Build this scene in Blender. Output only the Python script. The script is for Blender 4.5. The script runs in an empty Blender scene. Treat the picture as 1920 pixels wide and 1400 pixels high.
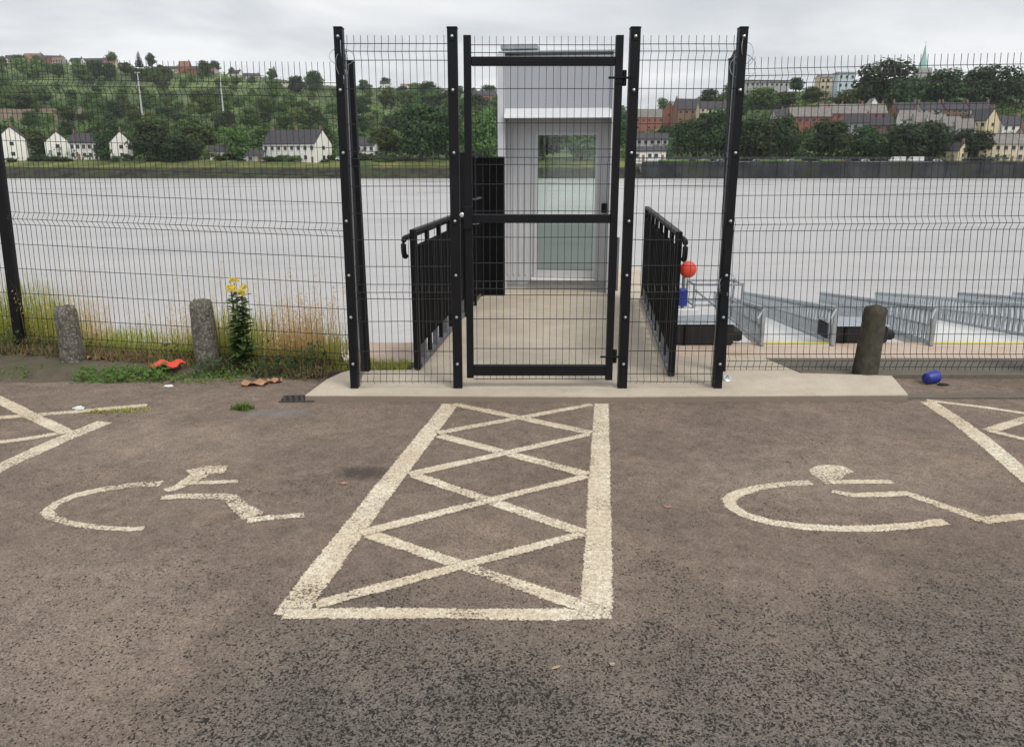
import bpy, math, random
from mathutils import Vector, Matrix
import numpy as np
random.seed(7)
SC = bpy.context.scene
COL = SC.collection
R = math.radians

# ------------------------------------------------------------------ camera
F = 1450.0                       # focal length in photograph pixels (1920 wide)
TH = math.atan(394.0 / F)        # downward pitch
EYE = 1.65
cam_d = bpy.data.cameras.new('camera')
cam_d.sensor_width = 36.0
cam_d.lens = 36.0 * F / 1920.0
cam_d.clip_start = 0.05
cam_d.clip_end = 6000.0
cam = bpy.data.objects.new('camera', cam_d)
COL.objects.link(cam)
cam.location = (0, 0, EYE)
cam.rotation_euler = (math.pi / 2 - TH, 0, 0)
SC.camera = cam

# ------------------------------------------------------------------ world
SUN_EL, SUN_AZ = R(52), R(140)   # azimuth clockwise from +Y (sun behind, to the right)
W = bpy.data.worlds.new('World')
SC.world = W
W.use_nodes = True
nt = W.node_tree
nt.nodes.clear()
N = nt.nodes.new
out = N('ShaderNodeOutputWorld')
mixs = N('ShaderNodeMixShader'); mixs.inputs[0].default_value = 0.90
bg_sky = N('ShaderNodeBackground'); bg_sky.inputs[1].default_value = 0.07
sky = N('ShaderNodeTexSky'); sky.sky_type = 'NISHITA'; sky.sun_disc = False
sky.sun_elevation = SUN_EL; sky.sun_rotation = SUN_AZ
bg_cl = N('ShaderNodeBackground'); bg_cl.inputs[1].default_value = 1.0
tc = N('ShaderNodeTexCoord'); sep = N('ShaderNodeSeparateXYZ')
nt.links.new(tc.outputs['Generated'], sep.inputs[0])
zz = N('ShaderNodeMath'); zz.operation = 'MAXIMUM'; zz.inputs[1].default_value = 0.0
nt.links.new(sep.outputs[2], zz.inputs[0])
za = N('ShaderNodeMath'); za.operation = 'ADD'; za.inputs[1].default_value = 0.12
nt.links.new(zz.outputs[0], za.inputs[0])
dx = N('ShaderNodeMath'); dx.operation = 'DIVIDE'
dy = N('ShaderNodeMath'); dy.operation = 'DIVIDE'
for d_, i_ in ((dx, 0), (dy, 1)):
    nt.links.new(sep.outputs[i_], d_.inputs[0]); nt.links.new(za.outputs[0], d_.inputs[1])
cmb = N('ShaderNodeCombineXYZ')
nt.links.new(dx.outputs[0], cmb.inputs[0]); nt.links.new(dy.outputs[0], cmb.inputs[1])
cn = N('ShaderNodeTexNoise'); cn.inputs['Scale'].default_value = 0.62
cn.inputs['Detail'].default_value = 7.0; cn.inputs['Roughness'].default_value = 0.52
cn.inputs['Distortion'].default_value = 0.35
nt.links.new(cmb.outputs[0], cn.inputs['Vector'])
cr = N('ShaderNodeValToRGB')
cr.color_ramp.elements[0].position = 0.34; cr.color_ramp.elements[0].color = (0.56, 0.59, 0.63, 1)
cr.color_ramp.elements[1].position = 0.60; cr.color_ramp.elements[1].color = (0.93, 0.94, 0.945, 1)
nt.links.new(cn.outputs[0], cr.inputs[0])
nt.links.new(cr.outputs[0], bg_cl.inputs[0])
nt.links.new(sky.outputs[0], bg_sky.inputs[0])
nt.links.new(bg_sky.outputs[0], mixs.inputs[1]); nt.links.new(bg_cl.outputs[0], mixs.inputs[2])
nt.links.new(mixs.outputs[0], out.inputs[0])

sun_d = bpy.data.lights.new('sun', 'SUN')
sun_d.energy = 1.5; sun_d.angle = R(24); sun_d.color = (1.0, 0.95, 0.87)
sun = bpy.data.objects.new('sun', sun_d); COL.objects.link(sun)
sv = Vector((math.sin(SUN_AZ) * math.cos(SUN_EL), math.cos(SUN_AZ) * math.cos(SUN_EL), math.sin(SUN_EL)))
sun.rotation_euler = sv.to_track_quat('Z', 'Y').to_euler()
sun.location = (5, -5, 20)

SC.view_settings.view_transform = 'Standard'
SC.view_settings.look = 'None'
SC.view_settings.exposure = 0.16
SC.view_settings.gamma = 1.0
SC.view_settings.use_curve_mapping = False

# ------------------------------------------------------------------ measuring
CT, ST = math.cos(TH), math.sin(TH)
def ray(px, py):
    a, b = (px - 960) / F, (700 - py) / F
    return Vector((a, CT + b * ST, -ST + b * CT))
def at_y(px, py, Y):
    r = ray(px, py); k = Y / r.y
    return Vector((r.x * k, Y, EYE + r.z * k))
def at_z(px, py, z=0.0):
    r = ray(px, py); k = (z - EYE) / r.z
    return Vector((r.x * k, r.y * k, z))

# ------------------------------------------------------------------ helpers
def empty(name, loc=(0, 0, 0), rz=0.0):
    o = bpy.data.objects.new(name, None); COL.objects.link(o)
    o.empty_display_size = 0.2
    o.location = loc; o.rotation_euler = (0, 0, rz)
    return o
def tag(o, label=None, cat=None, group=None, kind=None):
    if label: o['label'] = label
    if cat: o['category'] = cat
    if group: o['group'] = group
    if kind: o['kind'] = kind
    return o
def thing(name, label, cat, loc=(0, 0, 0), rz=0.0, group=None):
    return tag(empty(name, loc, rz), label, cat, group)
def link(name, me, parent=None, loc=None, rz=None):
    o = bpy.data.objects.new(name, me); COL.objects.link(o)
    if parent is not None: o.parent = parent
    if loc is not None: o.location = loc
    if rz is not None: o.rotation_euler = (0, 0, rz)
    return o

class MB:
    def __init__(s): s.v = []; s.f = []; s.mi = []; s.cur = 0
    def add(s, vs, fs):
        n = len(s.v); s.v += [tuple(v) for v in vs]
        s.f += [tuple(i + n for i in f) for f in fs]; s.mi += [s.cur] * len(fs)
        return s
    def box(s, c, d, rz=0.0, bev=0.0):
        x, y, z = d[0] / 2, d[1] / 2, d[2] / 2
        if bev <= 0:
            vs = [(-x,-y,-z),(x,-y,-z),(x,y,-z),(-x,y,-z),(-x,-y,z),(x,-y,z),(x,y,z),(-x,y,z)]
            fs = [(0,3,2,1),(4,5,6,7),(0,1,5,4),(1,2,6,5),(2,3,7,6),(3,0,4,7)]
        else:
            b = min(bev, x * .9, y * .9, z * .9); vs = []
            prof = [(-z, b), (-z + b, 0), (z - b, 0), (z, b)]
            for zz_, i_ in prof:
                a, e = x - i_, y - i_
                c_ = b * 0.7
                vs += [(-a + c_, -e, zz_), (a - c_, -e, zz_), (a, -e + c_, zz_), (a, e - c_, zz_),
                       (a - c_, e, zz_), (-a + c_, e, zz_), (-a, e - c_, zz_), (-a, -e + c_, zz_)]
            fs = [tuple(reversed(range(8))), tuple(range(24, 32))]
            for k in range(3):
                for i in range(8):
                    j = (i + 1) % 8
                    fs.append((k*8+i, k*8+j, k*8+8+j, k*8+8+i))
        ca, sa = math.cos(rz), math.sin(rz)
        return s.add([(c[0] + v[0]*ca - v[1]*sa, c[1] + v[0]*sa + v[1]*ca, c[2] + v[2]) for v in vs], fs)
    def hexa(s, b, t):               # four bottom points, four top points (counter-clockwise)
        return s.add(list(b) + list(t), [(3,2,1,0),(4,5,6,7),(0,1,5,4),(1,2,6,5),(2,3,7,6),(3,0,4,7)])
    def tube(s, pts, r, n=4, r2=None, cap=True):
        pts = [Vector(p) for p in pts]; m = len(pts); vs = []
        for i, p in enumerate(pts):
            d = (pts[min(i+1, m-1)] - pts[max(i-1, 0)]).normalized()
            ref = Vector((0, 0, 1)) if abs(d.z) < .9 else Vector((1, 0, 0))
            u = d.cross(ref).normalized(); w = d.cross(u).normalized()
            rr = r if r2 is None else r + (r2 - r) * i / (m - 1)
            for k in range(n):
                a = 2 * math.pi * (k + .5) / n
                vs.append(p + (u * math.cos(a) + w * math.sin(a)) * rr)
        fs = []
        for i in range(m - 1):
            for k in range(n):
                j = (k + 1) % n
                fs.append((i*n+k, i*n+j, i*n+n+j, i*n+n+k))
        if cap:
            fs.append(tuple(reversed(range(n)))); fs.append(tuple(range((m-1)*n, m*n)))
        return s.add(vs, fs)
    def lathe(s, prof, c=(0, 0, 0), n=14, axis='z', jit=0.0, rng=random):
        vs = []
        for (r, h) in prof:
            for k in range(n):
                a = 2 * math.pi * k / n
                q = r * (1 + rng.uniform(-jit, jit))
                if axis == 'z': v = (q*math.cos(a), q*math.sin(a), h)
                elif axis == 'y': v = (q*math.cos(a), h, q*math.sin(a))
                else: v = (h, q*math.cos(a), q*math.sin(a))
                vs.append((c[0]+v[0], c[1]+v[1], c[2]+v[2]))
        fs = []; m = len(prof)
        for i in range(m - 1):
            for k in range(n):
                j = (k + 1) % n
                fs.append((i*n+k, i*n+j, i*n+n+j, i*n+n+k))
        fs.append(tuple(reversed(range(n)))); fs.append(tuple(range((m-1)*n, m*n)))
        return s.add(vs, fs)
    def mesh(s, name, mats, smooth=False):
        me = bpy.data.meshes.new(name); me.from_pydata(s.v, [], s.f)
        if not isinstance(mats, (list, tuple)): mats = [mats]
        for m in mats: me.materials.append(m)
        if len(mats) > 1: me.polygons.foreach_set('material_index', s.mi)
        if smooth: me.polygons.foreach_set('use_smooth', [True] * len(s.f))
        me.update(); return me
    def build(s, name, mats, parent=None, smooth=False, kind=None):
        o = link(name, s.mesh(name, mats, smooth), parent)
        if kind: o['kind'] = kind
        return o

# ------------------------------------------------------------------ materials
class NM:
    def __init__(s, name):
        s.m = bpy.data.materials.new(name); s.m.use_nodes = True
        s.t = s.m.node_tree; s.b = s.t.nodes['Principled BSDF']; s.o = s.t.nodes['Material Output']
    def n(s, ty, **kw):
        q = s.t.nodes.new(ty)
        for k, v in kw.items(): setattr(q, k, v)
        return q
    def l(s, a, b): s.t.links.new(a, b)
    def coord(s, which='Object'):
        return s.n('ShaderNodeTexCoord').outputs[which]
    def pos(s): return s.n('ShaderNodeNewGeometry').outputs['Position']
    def noise(s, vec, scale, detail=4, rough=.55, dist=0.0):
        q = s.n('ShaderNodeTexNoise')
        q.inputs['Scale'].default_value = scale; q.inputs['Detail'].default_value = detail
        q.inputs['Roughness'].default_value = rough; q.inputs['Distortion'].default_value = dist
        s.l(vec, q.inputs['Vector']); return q.outputs[0]
    def voro(s, vec, scale, feat='F1', outp='Distance', rnd=1.0):
        q = s.n('ShaderNodeTexVoronoi', feature=feat)
        q.inputs['Scale'].default_value = scale; q.inputs['Randomness'].default_value = rnd
        s.l(vec, q.inputs['Vector']); return q.outputs[outp]
    def ramp(s, fac, stops):
        q = s.n('ShaderNodeValToRGB'); e = q.color_ramp.elements
        while len(e) < len(stops): e.new(.5)
        for el, (p, c) in zip(e, stops):
            el.position = p; el.color = (c, c, c, 1) if isinstance(c, (int, float)) else (*c, 1)
        s.l(fac, q.inputs[0]); return q.outputs[0]
    def mix(s, fac, a, b, mode='MIX'):
        q = s.n('ShaderNodeMix', data_type='RGBA', blend_type=mode)
        for idx, v in ((0, fac), (6, a), (7, b)):
            if isinstance(v, (int, float)): q.inputs[idx].default_value = v
            elif isinstance(v, tuple): q.inputs[idx].default_value = (*v, 1)
            else: s.l(v, q.inputs[idx])
        return q.outputs[2]
    def math(s, op, a, b=0.0, clamp=False):
        q = s.n('ShaderNodeMath', operation=op); q.use_clamp = clamp
        for i, v in enumerate((a, b)):
            if isinstance(v, (int, float)): q.inputs[i].default_value = v
            else: s.l(v, q.inputs[i])
        return q.outputs[0]
    def color(s, c):
        if isinstance(c, tuple): s.b.inputs['Base Color'].default_value = (*c, 1)
        else: s.l(c, s.b.inputs['Base Color'])
    def rough(s, r):
        if isinstance(r, (int, float)): s.b.inputs['Roughness'].default_value = r
        else: s.l(r, s.b.inputs['Roughness'])
    def metal(s, v): s.b.inputs['Metallic'].default_value = v
    def spec(s, v): s.b.inputs['Specular IOR Level'].default_value = v
    def bump(s, h, strength=.4, dist=.01):
        q = s.n('ShaderNodeBump'); q.inputs['Strength'].default_value = strength
        q.inputs['Distance'].default_value = dist
        s.l(h, q.inputs['Height']); s.l(q.outputs[0], s.b.inputs['Normal'])

def plain(name, c, rough=.6, metal=0.0, var=.12, scale=8.0, bump=0.0, bscale=60.0, spec=.5):
    m = NM(name); v = m.coord('Object')
    f = m.ramp(m.noise(v, scale, 5), [(.3, 1 - var), (.7, 1 + var * .6)])
    m.color(m.mix(1.0, c, f, 'MULTIPLY')); m.rough(rough); m.metal(metal); m.spec(spec)
    if bump: m.bump(m.noise(v, bscale, 3), bump, .01)
    return m.m

def asphalt_nodes(m):
    """colour of the worn car park tarmac, also what shows through chipped paint"""
    p = m.pos()
    sx = m.n('ShaderNodeSeparateXYZ'); m.l(p, sx.inputs[0])
    big = m.noise(p, .55, 4, .6)
    mid = m.noise(p, 2.6, 5, .65)
    # coarse bare tarmac where cars drive (nearer), fine dusty tarmac in the bays
    edge = m.math('ADD', sx.outputs[1], m.math('MULTIPLY', m.math('SUBTRACT', mid, .5), 1.6))
    edge = m.math('ADD', edge, m.math('MULTIPLY', m.math('SUBTRACT', big, .5), 1.3))
    zone = m.ramp(m.math('MULTIPLY', edge, .25), [(.50, 1.0), (.74, 0.0)])
    leftw = m.ramp(m.math('ADD', m.math('MULTIPLY', m.math('ADD', sx.outputs[0], m.math('MULTIPLY', mid, .5)), .25), .5), [(.27, .25), (.37, 1.0)])
    zone = m.math('MULTIPLY', zone, leftw)
    rot = m.n('ShaderNodeMapping'); rot.inputs['Rotation'].default_value = (.4, .7, .55); m.l(p, rot.inputs[0]); q = rot.outputs[0]
    # warp so that the stones are not clean polygons
    wn = m.n('ShaderNodeTexNoise'); wn.inputs['Scale'].default_value = 90; wn.inputs['Detail'].default_value = 2; m.l(q, wn.inputs['Vector'])
    wv = m.n('ShaderNodeVectorMath', operation='MULTIPLY_ADD'); m.l(wn.outputs['Color'], wv.inputs[0]); wv.inputs[1].default_value = (.011, .011, .011); m.l(q, wv.inputs[2])
    wq = wv.outputs[0]
    sa = m.n('ShaderNodeSeparateColor'); m.l(m.voro(wq, 180, 'F1', 'Color'), sa.inputs[0])
    sb = m.n('ShaderNodeSeparateColor'); m.l(m.voro(wq, 125, 'F1', 'Color'), sb.inputs[0])
    sc = m.n('ShaderNodeSeparateColor'); m.l(m.voro(wq, 230, 'F1', 'Color'), sc.inputs[0])
    med = m.noise(q, 13, 4, .7)
    patchy = m.noise(q, 4.2, 5, .7, .4)
    clus = m.noise(q, 21, 3, .65)
    dusty = m.mix(m.ramp(big, [(.36, 0.0), (.62, 1.0)]), (.205, .164, .134), (.290, .229, .184))
    dusty = m.mix(m.ramp(mid, [(.42, .0), (.64, .45)]), dusty, (.175, .148, .127))
    dusty = m.mix(m.ramp(patchy, [(.36, .30), (.54, 0.0)]), dusty, (.135, .111, .093))
    dusty = m.mix(m.ramp(patchy, [(.54, .0), (.70, .25)]), dusty, (.31, .25, .20))
    # pale dusty ground at the near left and across the right bay
    for (sx0, sy0), (rx_, ry_), am in ((at_z(60, 1180, 0).xy, (.85, .75), .55), (at_z(1560, 900, 0).xy, (1.1, .55), .35), (at_z(300, 830, 0).xy, (.9, .5), .35)):
        ax = m.math('DIVIDE', m.math('SUBTRACT', sx.outputs[0], sx0), rx_); ay = m.math('DIVIDE', m.math('SUBTRACT', sx.outputs[1], sy0), ry_)
        rr = m.math('SQRT', m.math('ADD', m.math('MULTIPLY', ax, ax), m.math('MULTIPLY', ay, ay)))
        rr = m.math('ADD', rr, m.math('MULTIPLY', m.math('SUBTRACT', mid, .5), 1.4))
        dusty = m.mix(m.ramp(rr, [(.45, am), (1.1, 0.0)]), dusty, (.33, .272, .222))
    grain = m.math('ADD', m.math('MULTIPLY', sa.outputs[0], .55), m.math('MULTIPLY', sc.outputs[0], .45))
    dusty = m.mix(1.0, dusty, m.ramp(grain, [(.15, .62), (.85, 1.34)]), 'MULTIPLY')
    dusty = m.mix(1.0, dusty, m.ramp(med, [(.32, .80), (.68, 1.16)]), 'MULTIPLY')
    coarse = m.mix(m.ramp(mid, [(.3, 0.0), (.7, 1.0)]), (.138, .124, .111), (.182, .164, .146))
    coarse = m.mix(1.0, coarse, m.ramp(patchy, [(.36, .88), (.62, 1.06)]), 'MULTIPLY')
    coarse = m.mix(1.0, coarse, m.ramp(grain, [(.15, .55), (.85, 1.5)]), 'MULTIPLY')
    c = m.mix(1.0, m.mix(zone, dusty, coarse), (.945, .905, .875), 'MULTIPLY')
    # hollows where stones have come away, bitumen showing
    lo = m.math('ADD', m.math('MULTIPLY', zone, .21), m.math('MULTIPLY', m.math('SUBTRACT', m.noise(q, 1.3, 4, .6), .5), .22))
    lo = m.math('ADD', m.math('ADD', lo, .015), m.math('MULTIPLY', m.math('SUBTRACT', clus, .5), m.math('ADD', .22, m.math('MULTIPLY', zone, .42))))
    pa = m.ramp(m.math('ADD', m.math('MULTIPLY', m.math('SUBTRACT', lo, sa.outputs[1]), 9.0), .5), [(.2, 0.0), (.8, 1.0)])
    pb = m.ramp(m.math('ADD', m.math('MULTIPLY', m.math('SUBTRACT', m.math('MULTIPLY', lo, .70), sb.outputs[1]), 9.0), .5), [(.2, 0.0), (.8, 1.0)])
    pit = m.math('MAXIMUM', pa, pb)
    c = m.mix(m.math('MULTIPLY', pit, .92), c, (.017, .015, .013))
    # a few old oil drips
    oil = m.ramp(m.noise(p, .9, 3, .5, .2), [(.66, 0.0), (.78, .5)])
    c = m.mix(oil, c, (.07, .062, .055))
    # the dark spill left of the hatched zone and the pale bluish wash by the tuft
    for (sx0, sy0), (rx_, ry_), cc, am in ((at_z(685, 886, 0).xy, (.22, .13), (.045, .038, .033), .75), (at_z(515, 774, 0).xy, (.30, .12), (.20, .21, .215), .5)):
        ax = m.math('DIVIDE', m.math('SUBTRACT', sx.outputs[0], sx0), rx_); ay = m.math('DIVIDE', m.math('SUBTRACT', sx.outputs[1], sy0), ry_)
        rr = m.math('SQRT', m.math('ADD', m.math('MULTIPLY', ax, ax), m.math('MULTIPLY', ay, ay)))
        rr = m.math('ADD', rr, m.math('MULTIPLY', m.math('SUBTRACT', m.noise(p, 14, 4, .7), .5), 1.1))
        c = m.mix(m.ramp(rr, [(.35, am), (.95, 0.0)]), c, cc)
    h = m.math('SUBTRACT', m.math('MULTIPLY', grain, m.math('ADD', .35, zone)), m.math('MULTIPLY', pit, 1.0))
    return c, h, p, zone

m = NM('worn tarmac'); c, h, p, zone = asphalt_nodes(m)
m.color(c); m.rough(.9); m.spec(.3); m.bump(h, .45, .006); M_ASPH = m.m

def paint_mat(name, wear):
    m = NM(name); c, h, p, zone = asphalt_nodes(m)
    a = m.noise(p, 70, 4, .75, .3); b = m.noise(p, 3.0, 4, .6)
    at = m.n('ShaderNodeAttribute'); at.attribute_name = 'edge'
    fac = m.math('ADD', a, m.math('MULTIPLY', m.math('SUBTRACT', b, .5), .50))
    fac = m.math('ADD', fac, m.math('MULTIPLY', m.math('SUBTRACT', at.outputs['Fac'], 1.0), .34))
    chip = m.ramp(fac, [(wear - .03, 0.0), (wear + .03, 1.0)])
    col = m.mix(m.ramp(m.noise(p, 1.1, 4, .6), [(.36, 0.0), (.62, 1.0)]), (.78, .66, .48), (.92, .88, .72))
    col = m.mix(m.ramp(m.noise(p, 9, 5, .75), [(.40, .65), (.60, 0.0)]), col, (.66, .54, .39))
    col = m.mix(m.ramp(m.noise(p, 34, 4, .75), [(.38, .7), (.54, 0.0)]), col, (.47, .37, .26))
    col = m.mix(m.ramp(m.noise(p, 100, 3, .7), [(.38, .6), (.54, 0.0)]), col, (.36, .28, .20))
    m.color(m.mix(chip, c, col)); m.rough(.8); m.spec(.3); m.bump(h, .35, .005)
    # ragged edges: paint gone entirely in places
    tr = m.n('ShaderNodeBsdfTransparent'); ms = m.n('ShaderNodeMixShader')
    m.l(m.ramp(fac, [(wear - .10, 0.0), (wear - .04, 1.0)]), ms.inputs[0])
    m.l(tr.outputs[0], ms.inputs[1]); m.l(m.b.outputs[0], ms.inputs[2]); m.l(ms.outputs[0], m.o.inputs[0])
    return m.m
M_PAINT = paint_mat('cream road paint', .40)
M_PAINT_OLD = paint_mat('worn cream road paint', .44)

m = NM('beige concrete'); p = m.pos()
c = m.mix(m.ramp(m.noise(p, 1.1, 5, .6), [(.3, 0.0), (.7, 1.0)]), (.53, .455, .355), (.68, .60, .49))
c = m.mix(m.ramp(m.noise(p, 7, 5, .7), [(.45, .0), (.7, .35)]), c, (.40, .335, .26))
c = m.mix(m.ramp(m.noise(p, .8, 5, .7, .6), [(.50, 0.0), (.68, .45)]), c, (.42, .34, .25))
c = m.mix(m.ramp(m.noise(p, 120, 2, .6), [(.35, .35), (.5, 0.0)]), c, (.33, .28, .22))
sz = m.n('ShaderNodeSeparateXYZ'); m.l(p, sz.inputs[0])
c = m.mix(m.ramp(m.math('ADD', m.math('MULTIPLY', sz.outputs[2], 20.0), m.math('MULTIPLY', m.noise(p, 12, 4, .7), .2)), [(.80, .85), (.93, 0.0)]), c, (.20, .16, .125))
m.color(c); m.rough(.85); m.bump(m.noise(p, 90, 3), .25, .004); M_CONC = m.m

m = NM('quay concrete'); p = m.pos()
c = m.mix(m.ramp(m.noise(p, 1.7, 5, .65), [(.3, 0.0), (.7, 1.0)]), (.50, .39, .31), (.62, .50, .40))
c = m.mix(m.ramp(m.noise(p, 3.1, 4, .6, .3), [(.55, 0.0), (.72, .6)]), c, (.40, .24, .12))
m.color(c); m.rough(.85); m.bump(m.noise(p, 60, 3), .3, .005); M_QUAY = m.m

m = NM('bollard concrete'); p = m.coord('Object')
c = m.mix(m.ramp(m.noise(p, 14, 6, .75), [(.35, 0.0), (.65, 1.0)]), (.06, .054, .046), (.18, .163, .135))
c = m.mix(m.ramp(m.noise(p, 55, 4, .7), [(.52, 0.0), (.62, .8)]), c, (.35, .33, .29))
c = m.mix(m.ramp(m.noise(p, 6, 4, .6), [(.55, 0.0), (.7, .6)]), c, (.16, .13, .06))
m.color(c); m.rough(.95); m.bump(m.noise(p, 45, 5, .7), .9, .012); M_BOLL = m.m
m = NM('mossy bollard concrete'); p = m.coord('Object')
c = m.mix(m.ramp(m.noise(p, 12, 6, .75), [(.35, 0.0), (.7, 1.0)]), (.030, .028, .020), (.11, .10, .075))
c = m.mix(m.ramp(m.noise(p, 5, 4, .6), [(.5, 0.0), (.7, .6)]), c, (.055, .052, .018))
m.color(c); m.rough(.95); m.bump(m.noise(p, 45, 5, .7), .9, .012); M_BOLL_D = m.m

m = NM('gravelly verge'); p = m.pos()
c = m.mix(m.noise(p, 24, 5, .7), (.10, .085, .065), (.26, .225, .18))
c = m.mix(m.ramp(m.noise(p, 2.0, 4), [(.45, 0.0), (.6, .7)]), c, (.20, .185, .15))
m.color(c); m.rough(.95); m.bump(m.noise(p, 50, 4, .7), .9, .02); M_GRAV = m.m
m = NM('verge soil'); p = m.pos()
c = m.mix(m.noise(p, 9, 5, .7), (.065, .055, .038), (.19, .155, .11))
c = m.mix(m.ramp(m.noise(p, 3, 4), [(.48, 0.0), (.66, .6)]), c, (.07, .085, .03))
m.color(c); m.rough(.95); m.bump(m.noise(p, 30, 4, .7), .9, .03); M_SOIL = m.m

M_BLACK = plain('black powder coat', (.0065, .0068, .009), .5, 0, .25, 5, .05, 180, .25)
M_WIRE = plain('coated fence wire', (.022, .024, .028), .45, 0, .2, 6)
M_BOLT = plain('galvanised bolt', (.62, .64, .66), .32, .9, .1, 30)
M_GALV = plain('galvanised steel', (.38, .42, .45), .5, .25, .22, 9)
M_GALV_D = plain('grey toe bracket', (.20, .21, .23), .5, .5, .25, 9)
M_EDGE_GLINT = plain('pale edge glint', (.55, .56, .58), .4, .8, .1, 9)
M_INFILL = plain('black infill sheet', (.009, .009, .010), .85, 0, .3, 3, 0, 60, .08)
M_DECK = plain('white gangway deck', (.72, .72, .70), .6, 0, .07, 4, .2, 80)
M_YELLOW = plain('yellow edge strip', (.80, .66, .02), .6, 0, .12, 9)
M_BOOTH = plain('pale grey cladding', (.60, .61, .63), .42, 0, .05, 2)
M_BOOTH_U = plain('blue grey fascia', (.42, .445, .49), .38, 0, .06, 2)
M_BOOTH_W = plain('white trim', (.66, .67, .70), .35, 0, .05, 3)
M_BOOTH_B = plain('grey green back panel', (.50, .56, .53), .5, 0, .1, 3)
m = NM('translucent grey green panel'); m.b.inputs['Base Color'].default_value = (.50, .57, .53, 1); m.rough(.5)  # translucency added so skylight brightens the view through the lower door pane
t_ = m.n('ShaderNodeBsdfTranslucent'); t_.inputs[0].default_value = (.66, .74, .70, 1); ms = m.n('ShaderNodeMixShader'); ms.inputs[0].default_value = .5
m.l(m.b.outputs[0], ms.inputs[1]); m.l(t_.outputs[0], ms.inputs[2]); m.l(ms.outputs[0], m.o.inputs[0]); M_TRANSLUC = m.m
M_RUB = plain('black rubber', (.014, .014, .015), .7, 0, .3, 6)
M_RED = plain('orange red plastic', (.80, .075, .035), .45, 0, .08, 6)
M_BLUE = plain('blue plastic', (.03, .045, .30), .4, 0, .15, 6)
M_WHITE = plain('white plastic', (.80, .80, .79), .5, 0, .06, 6)
M_IRON = plain('rusty dark iron', (.075, .065, .058), .8, .2, .4, 20)
M_CARD = plain('wet cardboard', (.50, .28, .15), .85, 0, .25, 14, .5, 40)
M_CAN = plain('crumpled can', (.55, .58, .66), .35, .4, .35, 40)
M_TRUNK = plain('bark', (.06, .048, .035), .95, 0, .3, 3)

m = NM('river water'); p = m.pos()
mp = m.n('ShaderNodeMapping'); mp.inputs['Scale'].default_value = (.45, 1.0, 1.0); m.l(p, mp.inputs[0])
mp2 = m.n('ShaderNodeMapping'); mp2.inputs['Scale'].default_value = (.40, 1.0, 1.0); m.l(p, mp2.inputs[0])
w1 = m.noise(mp.outputs[0], 1.1, 5, .62, .4); w2 = m.noise(mp2.outputs[0], .075, 5, .6, .8); w3 = m.noise(mp2.outputs[0], .5, 4, .6, .3)
cc = m.mix(m.ramp(w2, [(.36, 0.0), (.62, 1.0)]), (.455, .44, .437), (.52, .50, .493))
cc = m.mix(m.ramp(w3, [(.42, .15), (.60, 0.0)]), cc, (.38, .38, .39))
m.color(cc)
m.rough(m.ramp(w2, [(.3, .22), (.65, .45)])); m.spec(.5)
m.bump(m.math('ADD', w1, m.math('MULTIPLY', w3, .8)), .8, .22); M_WATER = m.m

def leaf_mat(name, a, b, tr=.25, rnd=.5):
    m = NM(name); oi = m.n('ShaderNodeObjectInfo'); p = m.pos()
    c = m.mix(m.noise(p, .9 if rnd > .4 else 9, 3, .6), a, b)
    hs = m.n('ShaderNodeHueSaturation')
    m.l(m.math('ADD', m.math('MULTIPLY', oi.outputs['Random'], rnd), 1 - rnd * .5), hs.inputs['Value'])
    m.l(m.math('ADD', m.math('MULTIPLY', oi.outputs['Random'], .05), .475), hs.inputs['Hue'])
    m.l(c, hs.inputs['Color'])
    m.color(hs.outputs[0]); m.rough(.65); m.spec(.25)
    t = m.n('ShaderNodeBsdfTranslucent'); m.l(hs.outputs[0], t.inputs[0])
    ms = m.n('ShaderNodeMixShader'); ms.inputs[0].default_value = tr
    m.l(m.b.outputs[0], ms.inputs[1]); m.l(t.outputs[0], ms.inputs[2]); m.l(ms.outputs[0], m.o.inputs[0])
    return m.m
M_LEAF = leaf_mat('dark foliage', (.030, .060, .024), (.080, .135, .042), .3, .8)
M_LEAF_M = leaf_mat('mid green foliage', (.070, .128, .038), (.16, .23, .065), .3, .7)
M_LEAF_L = leaf_mat('light green foliage', (.14, .21, .06), (.23, .30, .10), .3, .5)
M_LEAF_C = leaf_mat('conifer needles', (.016, .034, .024), (.03, .05, .03), .1, .4)
M_GRASS = leaf_mat('green grass blades', (.36, .42, .07), (.62, .58, .17), .5, .2)
M_DRY = leaf_mat('dry straw grass', (.68, .48, .20), (.82, .64, .34), .5, .2)
M_SEED = leaf_mat('reddish seed heads', (.72, .42, .22), (.82, .55, .34), .5, .2)
M_THATCH = leaf_mat('brown dead thatch', (.13, .09, .045), (.34, .25, .13), .2, .2)
M_DEADLEAF = leaf_mat('dead brown leaves', (.09, .05, .025), (.22, .13, .07), .1, .2)
M_WEED = leaf_mat('weed leaves', (.035, .07, .028), (.08, .14, .045), .3, .2)
M_WEED_M = leaf_mat('ragwort leaves', (.055, .11, .035), (.13, .21, .07), .3, .2)
M_WEED_L = leaf_mat('fresh weed leaves', (.09, .19, .03), (.16, .27, .06), .3, .2)
M_FLOWER = leaf_mat('yellow flowers', (.82, .66, .02), (.78, .72, .05), .3, .1)

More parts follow.
